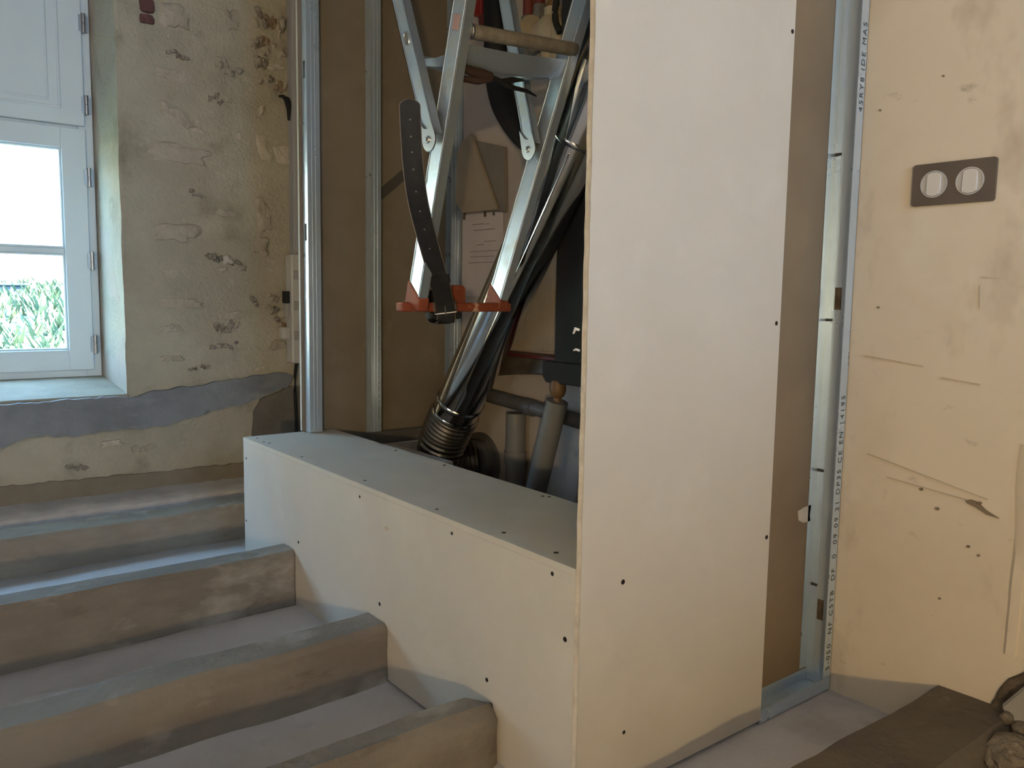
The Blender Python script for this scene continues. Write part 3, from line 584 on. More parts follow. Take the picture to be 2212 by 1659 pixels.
for x, z in ((1.417, 1.386), (1.412, 0.835), (1.415, 0.404), (1.004, 0.396), (1.018, 0.120)): screw(par, (x, PY, z), '-y')
tp = MB(); tp.prism([(1.618, 0.413), (1.640, 0.419), (1.668, 0.421), (1.664, 0.398), (1.668, 0.384), (1.640, 0.384), (1.622, 0.392)], 'y', 1.0195, 1.0213)
tag(tp.build('tape_scrap', 'tape', par), 'scrap of torn white tape on the brown board')

def lettering(text, size, loc, rot, parent, material='stud_ink', stretch=1.0):
    cu = bpy.data.curves.new('lettering', 'FONT'); cu.body = text; cu.size = size; cu.extrude = 0.0002; cu.space_character = stretch
    tmp = bpy.data.objects.new('lettering_tmp', cu); C.objects.link(tmp)
    bpy.context.view_layer.update()
    me = bpy.data.meshes.new_from_object(tmp.evaluated_get(bpy.context.evaluated_depsgraph_get()))
    bpy.data.objects.remove(tmp); me.materials.clear(); me.materials.append(MATS[material])
    o = bpy.data.objects.new('lettering', me); C.objects.link(o); o.parent = parent
    o.matrix_local = Matrix.Translation(Vector(loc) - world_loc(parent)) @ rot
    return o
# local X (reading direction) -> world Z, local Y (up of letters) -> world -X, facing -Y
UPWARD = Matrix(((0, -1, 0), (0, 0, -1), (1, 0, 0))).to_4x4()
lettering('S-050  NF CSTB  DF  0  09 09 21 DP35 CE EN 14195', 0.0205, (X1 - 0.006, PY - 0.0003, 0.052), UPWARD, wtr, stretch=1.36)
lettering('45RY8 IDE MAS', 0.0205, (X1 - 0.006, PY - 0.0003, 1.275), UPWARD, wtr, stretch=1.36)

# unseen sheets added behind the camera to keep rear daylight off the lower partition
sk = thing('light_blocker', (0.85, -1.15, 0), 'unseen stack of sheets added behind the viewer to block rear window light', 'light blocker')
for i in range(12): MB().box(0.05 + 0.004 * (i % 3), 1.60 - 0.006 * (i % 4), -1.32 + 0.026 * i, -1.32 + 0.026 * i + 0.0255, 0.01, 1.12 - 0.003 * (i % 5)).build('sheet', 'plasterboard', sk)

# ------------------------------------------------------------------ left partition of the closet (inner face open)
LY = 2.440
lp_ = thing('stud_partition', (1.40, 2.47, 0.376), 'open stud partition showing brown board backs, left side of the closet', 'partition')
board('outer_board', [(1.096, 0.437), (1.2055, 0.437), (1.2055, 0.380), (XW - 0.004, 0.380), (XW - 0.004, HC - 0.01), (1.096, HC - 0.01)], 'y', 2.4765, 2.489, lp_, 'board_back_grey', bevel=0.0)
be = MB(); zs = linspace(0.438, HC - 0.01, 50)
be.add([(1.0952 - 0.0004 * abs(fbm(z * 20, 1, 1)), y, z) for z in zs for y in (2.4770, 2.4825, 2.4888)], [(i*3+k_, i*3+k_+1, (i+1)*3+k_+1, (i+1)*3+k_) for i in range(len(zs)-1) for k_ in range(2)])
tag(be.build('board_edge', 'plasterboard', lp_), 'white board edge')
def stud(x0, x1, z0, name, label, slots=(), web_left=True):
    """C stud: flange towards -Y, web at one side with slots"""
    s_ = MB(); wx = x0 if web_left else x1 - 0.001
    zc_ = z0
    for sz in slots:
        s_.box(wx, wx + 0.001, LY, 2.476, zc_, sz - 0.026); zc_ = sz + 0.026
        s_.box(wx, wx + 0.001, LY, 2.4495, sz - 0.026, sz + 0.026).box(wx, wx + 0.001, 2.4655, 2.476, sz - 0.026, sz + 0.026)
    s_.box(wx, wx + 0.001, LY, 2.476, zc_, HC - 0.01)
    s_.box(x0, x1, LY - 0.0005, LY + 0.0005, z0, HC - 0.01).box(x0, x1, 2.475, 2.476, z0, HC - 0.01)
    lx = x1 - 0.001 if web_left else x0
    s_.box(lx, lx + 0.001, LY, LY + 0.006, z0, HC - 0.01)
    for rx in ((x0 + x1) / 2 - 0.006, (x0 + x1) / 2 + 0.006): s_.box(rx - 0.001, rx + 0.001, LY - 0.0014, LY, z0, HC - 0.01)
    o = s_.build(name, 'galvanised', lp_); return tag(o, label)
stud(1.106, 1.148, 0.436, 'end_stud', 'bright galvanised end stud with oblong slots', slots=(1.066, 1.556))
sm = stud(1.324, 1.362, 0.380, 'middle_stud', 'galvanised middle stud with small printed lettering')
stud(1.640, XW - 0.004, 0.380, 'corner_stud', 'galvanised stud in the corner', web_left=False)
lettering('PPE ANIS DE  DF  050 NF CSTB DF  M48-35  NF CE EN 14195  09 09 21', 0.0095, (1.3545, LY - 0.0010, 0.46), UPWARD, sm, stretch=1.25)
tk = MB().box(1.2075, XW - 0.004, 2.4385, 2.4760, 0.3765, 0.3785).box(1.2075, XW - 0.004, 2.4365, 2.4385, 0.3765, 0.418)
tag(tk.build('floor_track', 'pvc_dark', lp_), 'dark floor track under the brown board')
br = MB().beam((1.372, 2.4735, 1.200), (1.505, 2.4735, 1.310), Vector((-0.65, 0, 0.76)) * 0.016, (0, 0.001, 0))
tag(br.build('brace_strap', 'brace', lp_), 'dim flat metal brace on the brown board')
pk = MB().box(1.2075, 1.400, 2.06, 2.520, 0.0, 0.375).box(1.400, XW - 0.003, 2.432, 2.520, 0.0, 0.375)
tag(pk.build('masonry_plinth', 'white_fill', bevel=0.004, loc=(1.4, 2.45, 0)), 'white-topped low masonry block under the brown stud partition', 'plinth')

# ------------------------------------------------------------------ electrical board on the rough wall
el = thing('electrical_board', (1.42, 3.2, 0.59), 'white electrical distribution board half hidden behind the end stud', 'fuse box')
MB().box(1.362, 1.60, 3.165, 3.226, 0.592, 1.030).build('enclosure', 'panel_white', el, bevel=0.006, seg=2)
for z in (0.955, 0.832, 0.712):
    b_ = MB().box(1.368, 1.595, 3.1625, 3.1655, z - 0.026, z + 0.012).build('breaker_row', 'panel_strip', el, bevel=0.001)
    MB().box(1.368, 1.595, 3.1610, 3.1660, z + 0.012, z + 0.015).build('cover_lip', 'panel_white', b_)
MB().tube([(1.424, 3.166, 0.672), (1.424, 3.152, 0.672)], 0.016, 14).tube([(1.424, 3.153, 0.672), (1.424, 3.148, 0.672)], 0.011, 14).build('lock', 'panel_strip', el, smooth=True)
tk_ = thing('cable_trunking', (1.45, 3.2, 1.03), 'grey plastic cable trunking rising above the electrical board', 'trunking')
MB().box(1.382, 1.56, 3.180, 3.228, 1.031, HC - 0.005).build('trunk_body', 'trunking', tk_, bevel=0.002)
MB().box(1.388, 1.554, 3.176, 3.1805, 1.036, HC - 0.01).build('trunk_cover', 'trunking', tk_, bevel=0.001)
so = thing('junction_box', (1.365, 3.22, 0.84), 'small black junction box beside the electrical board', 'junction box')
MB().box(1.345, 1.3612, 3.180, 3.222, 0.834, 0.882).build('box_body', 'dark_post', so, bevel=0.002)
MB().box(1.347, 1.3612, 3.186, 3.222, 0.775, 0.8335).build('grey_cover', 'panel_strip', so, bevel=0.002)
so = thing('wall_socket', (1.355, 3.22, 0.715), 'small white socket beside the electrical board', 'socket')
MB().box(1.330, 1.3612, 3.184, 3.222, 0.690, 0.738).build('socket_body', 'panel_white', so, bevel=0.003)
MB().box(1.337, 1.347, 3.181, 3.185, 0.697, 0.731).build('rocker', 'switch_white', so, bevel=0.001)
cb = MB().tube([(1.392, 3.198, 0.590), (1.386, 3.196, 0.55), (1.384, 3.198, 0.47), (1.389, 3.200, 0.38), (1.391, 3.203, 0.30), (1.388, 3.205, 0.16)], 0.0065, 8)
tag(cb.build('power_cable', 'black_rubber', smooth=True, loc=(1.388, 3.2, 0.16)), 'black cable hanging down from the electrical board', 'cable')
cb = MB().tube([(1.330, 3.190, 1.637), (1.345, 3.188, 1.640), (1.365, 3.196, 1.632), (1.381, 3.205, 1.600), (1.381, 3.210, 1.555)], [0.004, 0.006, 0.012, 0.014, 0.008], 8)
tag(cb.build('cable_stub', 'dark_post', smooth=True, loc=(1.38, 3.2, 1.6)), 'dark cable stub poking from the rough wall beside the trunking', 'cable')

# ------------------------------------------------------------------ double switch on the right wall
sw = thing('double_switch', (XW, 0.765, 1.112), 'taupe double switch plate with two round white rockers on the cream wall', 'switch')
SY, SZ = 0.7655, 1.1125
def rrect(hw, hh, r_, n_=6):
    out = []
    for cx_, cy_, a0 in ((hw - r_, hh - r_, 0), (-hw + r_, hh - r_, 90), (-hw + r_, -hh + r_, 180), (hw - r_, -hh + r_, 270)):
        out += [(cx_ + r_ * math.cos(math.radians(a0 + 90 * i / n_)), cy_ + r_ * math.sin(math.radians(a0 + 90 * i / n_))) for i in range(n_ + 1)]
    return out
cs = ((0.8010 - SY), (0.7330 - SY)); CR = 0.0262
# plate with two round openings: half-plates around each opening
pm = MB(); hw, hh, PX0, PX1 = 0.0785, 0.0408, XW - 0.0075, XW - 0.0005
outer = rrect(hw, hh, 0.006)
bmx = bmesh.new(); vo = [bmx.verts.new((0, a, b)) for a, b in outer]
loops = [[bmx.edges.new((vo[i], vo[(i+1) % len(vo)])) for i in range(len(vo))]]
for c_ in cs:
    vc = [bmx.verts.new((0, c_ + CR * math.cos(2*math.pi*i/40), CR * math.sin(2*math.pi*i/40))) for i in range(40)]
    loops.append([bmx.edges.new((vc[i], vc[(i+1) % 40])) for i in range(40)])
bmesh.ops.triangle_fill(bmx, edges=[e for l_ in loops for e in l_], use_beauty=True)
ext = bmesh.ops.extrude_face_region(bmx, geom=list(bmx.faces))
for v in ext['geom']:
    if isinstance(v, bmesh.types.BMVert): v.co.x += 0.007
bmesh.ops.recalc_face_normals(bmx, faces=bmx.faces)
me = bpy.data.meshes.new('plate'); bmx.to_mesh(me); bmx.free(); me.materials.append(MATS['plate_taupe'])
o = bpy.data.objects.new('plate', me); C.objects.link(o); o.parent = sw; o.location = Vector((PX0, SY, SZ)) - world_loc(sw)
for c_ in cs:
    y = SY + c_
    rg_ = MB(); nn = 40
    prof = [(CR, -0.0), (CR, -0.0012), (CR - 0.0022, -0.0012), (CR - 0.0026, 0.0015), (0.004, 0.0015)]
    vs = [(PX0 + dx, y + r_ * math.cos(2*math.pi*k_/nn), SZ + r_ * math.sin(2*math.pi*k_/nn)) for r_, dx in prof for k_ in range(nn)]
    rg_.add(vs, [(i*nn+k_, i*nn+(k_+1) % nn, (i+1)*nn+(k_+1) % nn, (i+1)*nn+k_) for i in range(len(prof)-1) for k_ in range(nn)])
    rgo = rg_.build('ring', 'switch_ring', sw, smooth=True)
    hwk = 0.0135; R = CR - 0.003
    pts = [(y + hwk * s_, SZ + math.sqrt(R*R - hwk*hwk) * t_) for s_, t_ in ((1, -1), (1, 1))]
    top_ = [(y + R * math.sin(a), SZ + R * math.cos(a)) for a in linspace(math.asin(hwk/R), -math.asin(hwk/R), 9)]
    bot_ = [(y + R * math.sin(a), SZ - R * math.cos(a)) for a in linspace(-math.asin(hwk/R), math.asin(hwk/R), 9)]
    rk = MB(); poly = top_ + bot_
    n_ = len(poly)
    rk.add([(PX0 - 0.0022 + 0.05 * (z - SZ), y_, z) for y_, z in poly] + [(PX0 + 0.0016, y_, z) for y_, z in poly], [tuple(range(n_))] + [(i, n_ + i, n_ + (i+1) % n_, (i+1) % n_) for i in range(n_)])
    tag(rk.build('rocker', 'switch_white', sw, bevel=0.0005), 'white rocker')

# ------------------------------------------------------------------ chromed flue and its flexible elbow
fl = thing('flue_pipe', (1.53, 2.29, 0.40), 'shiny chrome flue pipe slanting up through the closet to a ribbed elbow', 'flue')
A = Vector((1.53, 2.268, 0.462)); B = Vector((1.53, 1.62, 1.383)); d_ = (B - A).normalized(); RP = 0.0765
top = A + d_ * 1.75
MB().tube([A + d_ * 0.02, A + d_ * 0.6, A + d_ * 1.045], RP, 48, up=(1, 0, 0), caps=False).build('pipe_section', 'chrome_flue', fl, smooth=True)
MB().tube([A + d_ * 1.02, A + d_ * 1.4], RP + 0.0022, 48, up=(1, 0, 0)).build('pipe_section', 'chrome_flue', fl, smooth=True)
for t_, r_ in ((0.035, 0.0035), (0.085, 0.004), (1.025, 0.003)):
    rr = [RP + 0.001 + r_ * math.sin(math.pi * i / 6) for i in range(7)]
    MB().tube([A + d_ * (t_ + 0.009 * (i - 3) / 3) for i in range(7)], rr, 48, up=(1, 0, 0), caps=False).build('bead_ring', 'chrome_flue', fl, smooth=True)
seam = A + Vector((-RP * 0.72, -0.0, 0)) + Vector((0, -0.69 * RP * 0.82, -0.69 * RP * 0.57))
MB().beam(seam + d_ * 0.10, seam + d_ * 1.0, (0, 0.0012, 0.001), (0.002, 0, 0)).build('seam', 'chrome_flue', fl)
pts = [A + d_ * 0.03]; E0 = A; 
ctrl = [A + d_ * 0.03, A - d_ * 0.05, Vector((1.535, 2.335, 0.340)), Vector((1.585, 2.325, 0.300)), Vector((1.645, 2.300, 0.300))]
def catmull(c, n_):
    out = []
    cc = [c[0] * 2 - c[1]] + list(c) + [c[-1] * 2 - c[-2]]
    for i in range(1, len(cc) - 2):
        for k_ in range(n_):
            t = k_ / n_; p0, p1, p2, p3 = cc[i-1], cc[i], cc[i+1], cc[i+2]
            out.append(0.5 * ((2*p1) + (p2-p0)*t + (2*p0-5*p1+4*p2-p3)*t*t + (3*p1-p0-3*p2+p3)*t**3))
    out.append(cc[-2]); return out
pth = catmull(ctrl, 28)
rad = [0.080 + 0.0035 * math.sin(i * 2 * math.pi / 6.0) for i in range(len(pth))]
MB().tube(pth, rad, 40, up=(0.3, 1, 0.2)).build('ribbed_elbow', 'flex_duct', fl, smooth=True)
MB().tube([(1.640, 2.300, 0.300), (1.672, 2.300, 0.300), (1.672, 2.300, 0.300), (1.682, 2.300, 0.300)], [0.082, 0.082, 0.104, 0.104], 40).build('wall_collar', 'pvc_dark', fl, smooth=True)

# ------------------------------------------------------------------ stepladder hung upside down, with its orange cap at the bottom
ld = thing('stepladder', (1.22, 1.76, 0.85), 'paint-spattered aluminium stepladder with an orange cap, hanging upside down in the closet', 'ladder')
def rail(name, p0, p1, dep, thick, side_x=1.0, label=None):
    """channel section: web faces +-X, flanges along the rail's depth"""
    p0, p1 = Vector(p0), Vector(p1); ax = (p1 - p0).normalized(); xx = Vector((1, 0, 0)); dv = ax.cross(xx).normalized(); sx = dv.cross(ax).normalized()
    if sx.x < 0: sx = -sx
    h, t = dep / 2, thick / 2
    mbq = MB()
    mbq.beam(p0 - sx * (t - 0.0015) * side_x, p1 - sx * (t - 0.0015) * side_x, dv * h, sx * 0.0015)
    for s_ in (-1, 1): mbq.beam(p0 + dv * s_ * (h - 0.0015), p1 + dv * s_ * (h - 0.0015), dv * 0.0015, sx * t)
    for s_ in (-1, 1): mbq.beam(p0 - sx * (t + 0.0006) * side_x + dv * s_ * (h - 0.006), p1 - sx * (t + 0.0006) * side_x + dv * s_ * (h - 0.006), dv * 0.0012, sx * 0.0008)
    o = mbq.build(name, 'aluminium', ld, bevel=0.0006)
    if label: tag(o, label)
    return o, ax, dv, sx
LT = 2.36
def Lr(z): return Vector((1.081, 1.748 - 0.2937 * (z - 0.898), z))
def Rr(z): return Vector((1.357 + 0.1359 * (z - 0.877), 1.791 - 0.2731 * (z - 0.877), z))
def Ll(z): return Vector((1.052, 1.638 + 0.43 * (z - 1.228), z))
def Rl(z): return Vector((1.385, 1.691 + 0.293 * (z - 1.258), z))
lr, lax, ldv, lsx = rail('rail', Lr(0.862), Lr(LT), 0.058, 0.024)
rr_, rax, rdv, rsx = rail('rail', Rr(0.862), Rr(LT), 0.058, 0.024)
ll, llax, lldv, llsx = rail('rear_leg', Ll(1.235), Ll(LT), 0.046, 0.020)
rl, rlax, rldv, rlsx = rail('rear_leg', Rl(1.262), Rl(LT), 0.046, 0.020)
def pivot(p, ax, dv, x):
    """rounded galvanised pivot plate with its bolt"""
    pp = MB(); pts = []
    for k_ in range(14):
        a = math.pi + math.pi * k_ / 13; pts.append((0.027 * math.cos(a), 0.030 * math.sin(a)))
    pts += [(0.024, 0.030), (0.006, 0.022), (-0.008, 0.030), (-0.024, 0.060)]
    vs = [Vector(p) + dv * a + ax * b + Vector((x - p[0] + s_, 0, 0)) for s_ in (-0.002, 0.002) for a, b in pts]; n_ = len(pts)
    pp.add(vs, [tuple(range(n_)), tuple(range(2*n_-1, n_-1, -1))] + [(i, n_+i, n_+(i+1) % n_, (i+1) % n_) for i in range(n_)])
    o = pp.build('pivot_plate', 'bolt_steel', ld, bevel=0.0006)
    c_ = Vector((x, p[1], p[2])) - dv * 0.004
    MB().tube([c_ + Vector((0.002, 0, 0)), c_ - Vector((0.0055, 0, 0))], 0.0085, 12).tube([c_ - Vector((0.005, 0, 0)), c_ - Vector((0.009, 0, 0))], 0.0055, 6).build('bolt', 'bolt_steel', o)
pivot(Ll(1.232), llax, -lldv if lldv.y > 0 else lldv, 1.039)
pivot(Rl(1.256), rlax, -rldv if rldv.y > 0 else rldv, 1.3725)
# oval plug and slots on the left members
p = Lr(1.478) - lsx * 0.0125
MB().beam(p - lax * 0.017, p + lax * 0.017, ldv * 0.012, lsx * 0.0022).build('oval_plug', 'cap_pink', ld, bevel=0.002, seg=2)
p = Ll(1.475) - llsx * 0.0105
ol = MB()
rg_ = []
for k_ in range(20):
    a = 2*math.pi*k_/20; rg_.append(p + lldv * 0.010 * math.cos(a) + llax * 0.017 * math.sin(a))
ol.tube(rg_ + [rg_[0]], 0.0018, 6, up=(1, 0, 0)); ol.build('slot_rim', 'bolt_steel', ld, smooth=True)
MB().beam(p - llax * 0.013, p + llax * 0.013, lldv * 0.007, llsx * 0.0012).build('slot_plug', 'nut_grey', ld, bevel=0.002)
# tread with its round bar
tl, tr_ = Vector((1.094, 1.566, 1.462)), Vector((1.440, 1.600, 1.494))
MB().tube([tl, tl.lerp(tr_, 0.5), tr_], 0.0165, 18).build('round_bar', 'dusty_tube', ld, smooth=True)
MB().tube([tl - Vector((0.0, 0.0, 0)), tl + (tr_ - tl).normalized() * 0.004], 0.019, 18).build('bar_end', 'bolt_steel', ld, smooth=True)
td = MB(); N = 14; rows = []
prof = [(1.578, -0.014), (1.590, -0.040), (1.602, -0.052), (1.640, -0.050), (1.700, -0.040), (1.770, -0.024), (1.806, -0.012), (1.812, 0.010), (1.806, 0.012), (1.760, -0.010), (1.700, -0.020), (1.600, -0.022)]
for i in range(N):
    t = i / (N - 1); x = 1.095 + 0.335 * t
    rows.append([(x, y + 0.035 * t, 1.452 + 0.033 * t + z - 0.012 * math.sin(math.pi * t) * (0.4 if k_ in (0, 7, 8, 11) else 1)) for k_, (y, z) in enumerate(prof)])
n_ = len(prof)
td.add([q for r_ in rows for q in r_], [(i*n_+k_, i*n_+(k_+1) % n_, (i+1)*n_+(k_+1) % n_, (i+1)*n_+k_) for i in range(N-1) for k_ in range(n_)] + [tuple(range(n_)), tuple(range((N-1)*n_, N*n_))])
td.build('tread', 'aluminium', ld, smooth=True)
# orange cap: crossbar, two sockets, one upright tab
cap = MB().box(1.045, 1.385, 1.768, 1.800, 0.8365, 0.860).build('cap_bar', 'orange_plastic', ld, bevel=0.004, seg=2)
def cap_socket(fn, ax, dv, sx, hi, lo, x_in):
    q = MB(); h, t = 0.0325, 0.0148
    b0 = fn(0.848)
    ring0 = [b0 + dv * a * h + sx * b * t for a, b in ((-1,-1),(1,-1),(1,1),(-1,1))]
    ring1 = [fn(0.848) + ax * (hi if a < 0 else lo) + dv * a * h + sx * b * t for a, b in ((-1,-1),(1,-1),(1,1),(-1,1))]
    q.add(ring0 + ring1, [(0,3,2,1),(4,5,6,7),(0,1,5,4),(1,2,6,5),(2,3,7,6),(3,0,4,7)])
    return q.build('cap_socket', 'orange_plastic', cap, bevel=0.002)
cap_socket(Lr, lax, ldv, lsx, 0.030, 0.062, 0) if ldv.y > 0 else cap_socket(Lr, lax, ldv, lsx, 0.062, 0.030, 0)
cap_socket(Rr, rax, rdv, rsx, 0.026, 0.056, 0) if rdv.y > 0 else cap_socket(Rr, rax, rdv, rsx, 0.056, 0.026, 0)
MB().prism([(1.196, 0.858), (1.240, 0.858), (1.240, 0.897), (1.232, 0.905), (1.205, 0.905), (1.196, 0.895)], 'y', 1.776, 1.796).build('cap_tab', 'orange_plastic', cap, bevel=0.002)
MB().box(1.128, 1.226, 1.770, 1.798, 0.818, 0.8366).build('rubber_pad', 'black_rubber', ld, bevel=0.006, seg=2)

# ------------------------------------------------------------------ leather belt looped over the cap
bt = thing('leather_belt', (1.15, 1.745, 0.83), 'worn black leather belt buckled around the orange ladder cap', 'belt')
bc = [Vector(q) for q in ((0.962, 1.598, 1.300), (0.966, 1.602, 1.270), (0.974, 1.610, 1.220), (0.985, 1.620, 1.162), (1.009, 1.640, 1.095), (1.039, 1.660, 1.036), (1.075, 1.683, 0.974), (1.107, 1.704, 0.926), (1.131, 1.722, 0.887), (1.154, 1.744, 0.853), (1.163, 1.750, 0.826), (1.165, 1.757, 0.813))]
bp_ = catmull(bc, 12)
fwd = Vector((0.62, 0.785, 0)).normalized(); wd = Vector((0.80, -0.60, 0.0)).normalized()
def strap(path, hw_fn, th, lift=0.0, name='strap', material='leather', parent=None):
    s_ = MB(); rows = []
    for i, p in enumerate(path):
        t = (path[min(i+1, len(path)-1)] - path[max(i-1, 0)]).normalized()
        side = (wd - t * wd.dot(t)).normalized(); nrm = side.cross(t).normalized()
        if nrm.dot(fwd) > 0: nrm = -nrm
        h = hw_fn(i / (len(path) - 1)); c_ = p + nrm * lift
        rows.append([c_ - side*h - nrm*th, c_ - side*(h - 0.001) + nrm*th*0.6, c_ - side*(h-0.004) + nrm*th, c_ + side*(h-0.004) + nrm*th, c_ + side*(h - 0.001) + nrm*th*0.6, c_ + side*h - nrm*th])
    s_.add([q for r_ in rows for q in r_], [(i*6+k_, i*6+(k_+1) % 6, (i+1)*6+(k_+1) % 6, (i+1)*6+k_) for i in range(len(rows)-1) for k_ in range(6)] + [(5,4,3,2,1,0), tuple(range((len(rows)-1)*6, len(rows)*6))])
    return s_.build(name, material, parent or bt, smooth=True)
def belt_w(t):
    return 0.0225 * math.sqrt(max(0.02, 1 - (1 - min(1, t / 0.045)) ** 2))
st_ = strap(bp_, belt_w, 0.0019)
for s_ in (-1, 1):
    e_ = []
    for i, p in enumerate(bp_):
        t = (bp_[min(i+1, len(bp_)-1)] - bp_[max(i-1, 0)]).normalized(); side = (wd - t * wd.dot(t)).normalized()
        e_.append(p + side * s_ * belt_w(i / (len(bp_) - 1)))
    MB().tube(e_, 0.0011, 5, up=(1, 0.3, 0)).build('worn_edge', 'leather_edge', st_)
bl = bp_[int(len(bp_)*0.655):int(len(bp_)*0.90)]      # folded buckle end lying over the strap
strap(bl, lambda t: 0.0225, 0.0018, 0.0042, 'buckle_fold')
kp = bp_[int(len(bp_)*0.635):int(len(bp_)*0.675) + 1]
strap(kp, lambda t: 0.0262, 0.0045, 0.003, 'keeper_loop')
ic = int(len(bp_) * 0.865); p = bp_[ic]; t = (bp_[ic+1] - bp_[ic-1]).normalized(); side = (wd - t * wd.dot(t)).normalized(); nrm = side.cross(t).normalized()
if nrm.dot(fwd) > 0: nrm = -nrm
q0, q1 = p + nrm * 0.007 - side * 0.027, p + nrm * 0.007 + side * 0.027
up_ = -t
fr_ = [q0 + up_ * 0.030 + nrm * -0.004, q0 + up_ * 0.012, q0, q1, q1 + up_ * 0.012, q1 + up_ * 0.030 + nrm * -0.004]
bk = MB().tube(fr_, 0.0019, 8, up=tuple(nrm)).build('buckle', 'bolt_steel', bt, smooth=True)
MB().tube([p + nrm * 0.0075 + up_ * 0.022, p + nrm * 0.0095 + up_ * 0.008, p + nrm * 0.0095 - up_ * 0.004], 0.0016, 7, up=tuple(side)).build('prong', 'nut_grey', bk, smooth=True)
for tt in (0.12, 0.175, 0.23, 0.285, 0.34, 0.40, 0.46, 0.52):
    i_ = int(len(bp_) * tt); c_ = bp_[i_]; t = (bp_[i_+1] - bp_[i_-1]).normalized(); side_ = (wd - t * wd.dot(t)).normalized(); nr_ = side_.cross(t).normalized()
    if nr_.dot(fwd) > 0: nr_ = -nr_
    MB().tube([c_ + nr_ * 0.0016, c_ + nr_ * 0.0023], 0.0022, 8).build('punch_hole', 'leather_edge', st_)
lo = [Vector(q) for q in ((1.166, 1.757, 0.813), (1.168, 1.780, 0.806), (1.168, 1.808, 0.812), (1.166, 1.814, 0.840), (1.160, 1.812, 0.868), (1.150, 1.806, 0.890))]
s_ = MB(); rows = []
for i, p in enumerate(catmull(lo, 5)):
    rows.append([p + Vector((-0.0215, -0.001, -0.001)), p + Vector((0.0215, -0.001, -0.001)), p + Vector((0.0215, 0.0022, 0.0016)), p + Vector((-0.0215, 0.0022, 0.0016))])
s_.add([q for r_ in rows for q in r_], [(i*4+k_, i*4+(k_+1) % 4, (i+1)*4+(k_+1) % 4, (i+1)*4+k_) for i in range(len(rows)-1) for k_ in range(4)] + [(3,2,1,0), tuple(range((len(rows)-1)*4, len(rows)*4))])
s_.build('loop', 'leather', bt, smooth=True)

# ------------------------------------------------------------------ pliers caught under the tread
pl_ = thing('pliers', (1.20, 1.60, 1.40), 'black pliers with brown handles caught under the ladder tread', 'pliers')
pa, pb = Vector((1.118, 1.600, 1.388)), Vector((1.285, 1.620, 1.388))
dx_ = (pb - pa)
hnd = MB().tube([pa + Vector((-0.02, 0, 0.003)), pa + dx_ * 0.10, pa + dx_ * 0.25, pa + dx_ * 0.42], [0.009, 0.011, 0.012, 0.010], 10)
hnd.build('handle', 'handle_brown', pl_, smooth=True)
MB().tube([pa + Vector((-0.01, 0.01, -0.018)), pa + dx_ * 0.2 + Vector((0, 0.004, -0.016)), pa + dx_ * 0.42 + Vector((0, 0, -0.006))], [0.007, 0.009, 0.007], 10).build('handle', 'handle_brown', pl_, smooth=True)
MB().tube([pa + dx_ * 0.40, pa + dx_ * 0.62 + Vector((0, 0, -0.005)), pa + dx_ * 0.85 + Vector((0, 0, 0.006)), pb + Vector((0.01, 0, 0.012))], [0.006, 0.006, 0.007, 0.003], 8).tube([pa + dx_ * 0.55 + Vector((0, 0, -0.004)), pa + dx_ * 0.8 + Vector((0, 0, -0.012)), pb + Vector((0.02, 0, -0.012)), pb + Vector((0.055, 0.005, -0.018))], [0.005, 0.006, 0.005, 0.002], 8).build('jaws', 'black_rubber', pl_, smooth=True)

# ------------------------------------------------------------------ things fixed to the closet wall
def on_wall(name, poly, x0, x1, material, label, cat, bevel=0.0):
    ys_ = [q[0] for q in poly]; zs_ = [q[1] for q in poly]
    return tag(MB().prism(poly, 'x', x0, x1).build(name, material, bevel=bevel, loc=(x1, sum(ys_)/len(ys_), min(zs_))), label, cat)
pp = thing('paper_sheet', (1.682, 2.32, 0.87), 'creased white paper sheet with printed lines pinned to the closet wall', 'paper')
sh = MB(); zs = linspace(0.875, 1.155, 15); ys = linspace(2.198, 2.432, 9)
sh.add([(1.6815 + 0.0025 * fbm(y * 9, z * 9, 2) + s_, y + 0.020 * (1.155 - z) * (-1 if y < 2.3 else 0.0), z + 0.02 * (2.32 - y) * 0) for s_ in (0, 0.0006) for z in zs for y in ys],
       [(j*9+i, j*9+i+1, (j+1)*9+i+1, (j+1)*9+i) for j in range(14) for i in range(8)] + [(135+j*9+i, 135+(j+1)*9+i, 135+(j+1)*9+i+1, 135+j*9+i+1) for j in range(14) for i in range(8)])
sho = sh.build('sheet', 'paper', pp, smooth=True)
ln = MB()
for z, a, b in ((1.120, 2.30, 2.37), (1.118, 2.27, 2.29), (1.100, 2.24, 2.36), (1.060, 2.23, 2.30), (1.050, 2.30, 2.34), (1.028, 2.22, 2.38), (1.010, 2.24, 2.38), (0.990, 2.22, 2.39)): ln.box(1.6775, 1.6781, a, b, z - 0.0009, z + 0.0009)
tag(ln.build('printed_lines', 'ink', sho), 'faint printed lines')
for y in (2.418, 2.295, 2.245): MB().box(1.674, 1.683, y - 0.003, y + 0.003, 1.140 + (2.42 - y) * 0.02, 1.172 + (2.42 - y) * 0.02).build('clip', 'tray_dark', pp, bevel=0.001)
on_wall('board_offcut', [(2.195, 1.158), (2.395, 1.160), (2.440 - 0.004, 1.20), (2.430, 1.36), (2.404, 1.398), (2.350, 1.420)], 1.652, 1.6645, 'offcut', 'tan slanted plasterboard offcut above the pinned paper', 'offcut', 0.001)
on_wall('grey_panel', [(2.172, 1.150), (2.352, 1.163), (2.350, 1.400), (2.182, 1.358)], 1.668, 1.680, 'grey_board', 'dark grey board half covered by the tan offcut', 'board', 0.001)
on_wall('stained_panel', [(1.850, 0.712), (2.150, 0.702), (2.145, 1.15), (1.852, 1.15)], 1.676, 1.687, 'stained_board', 'pale stained board on the closet wall behind the flue', 'board', 0.001)
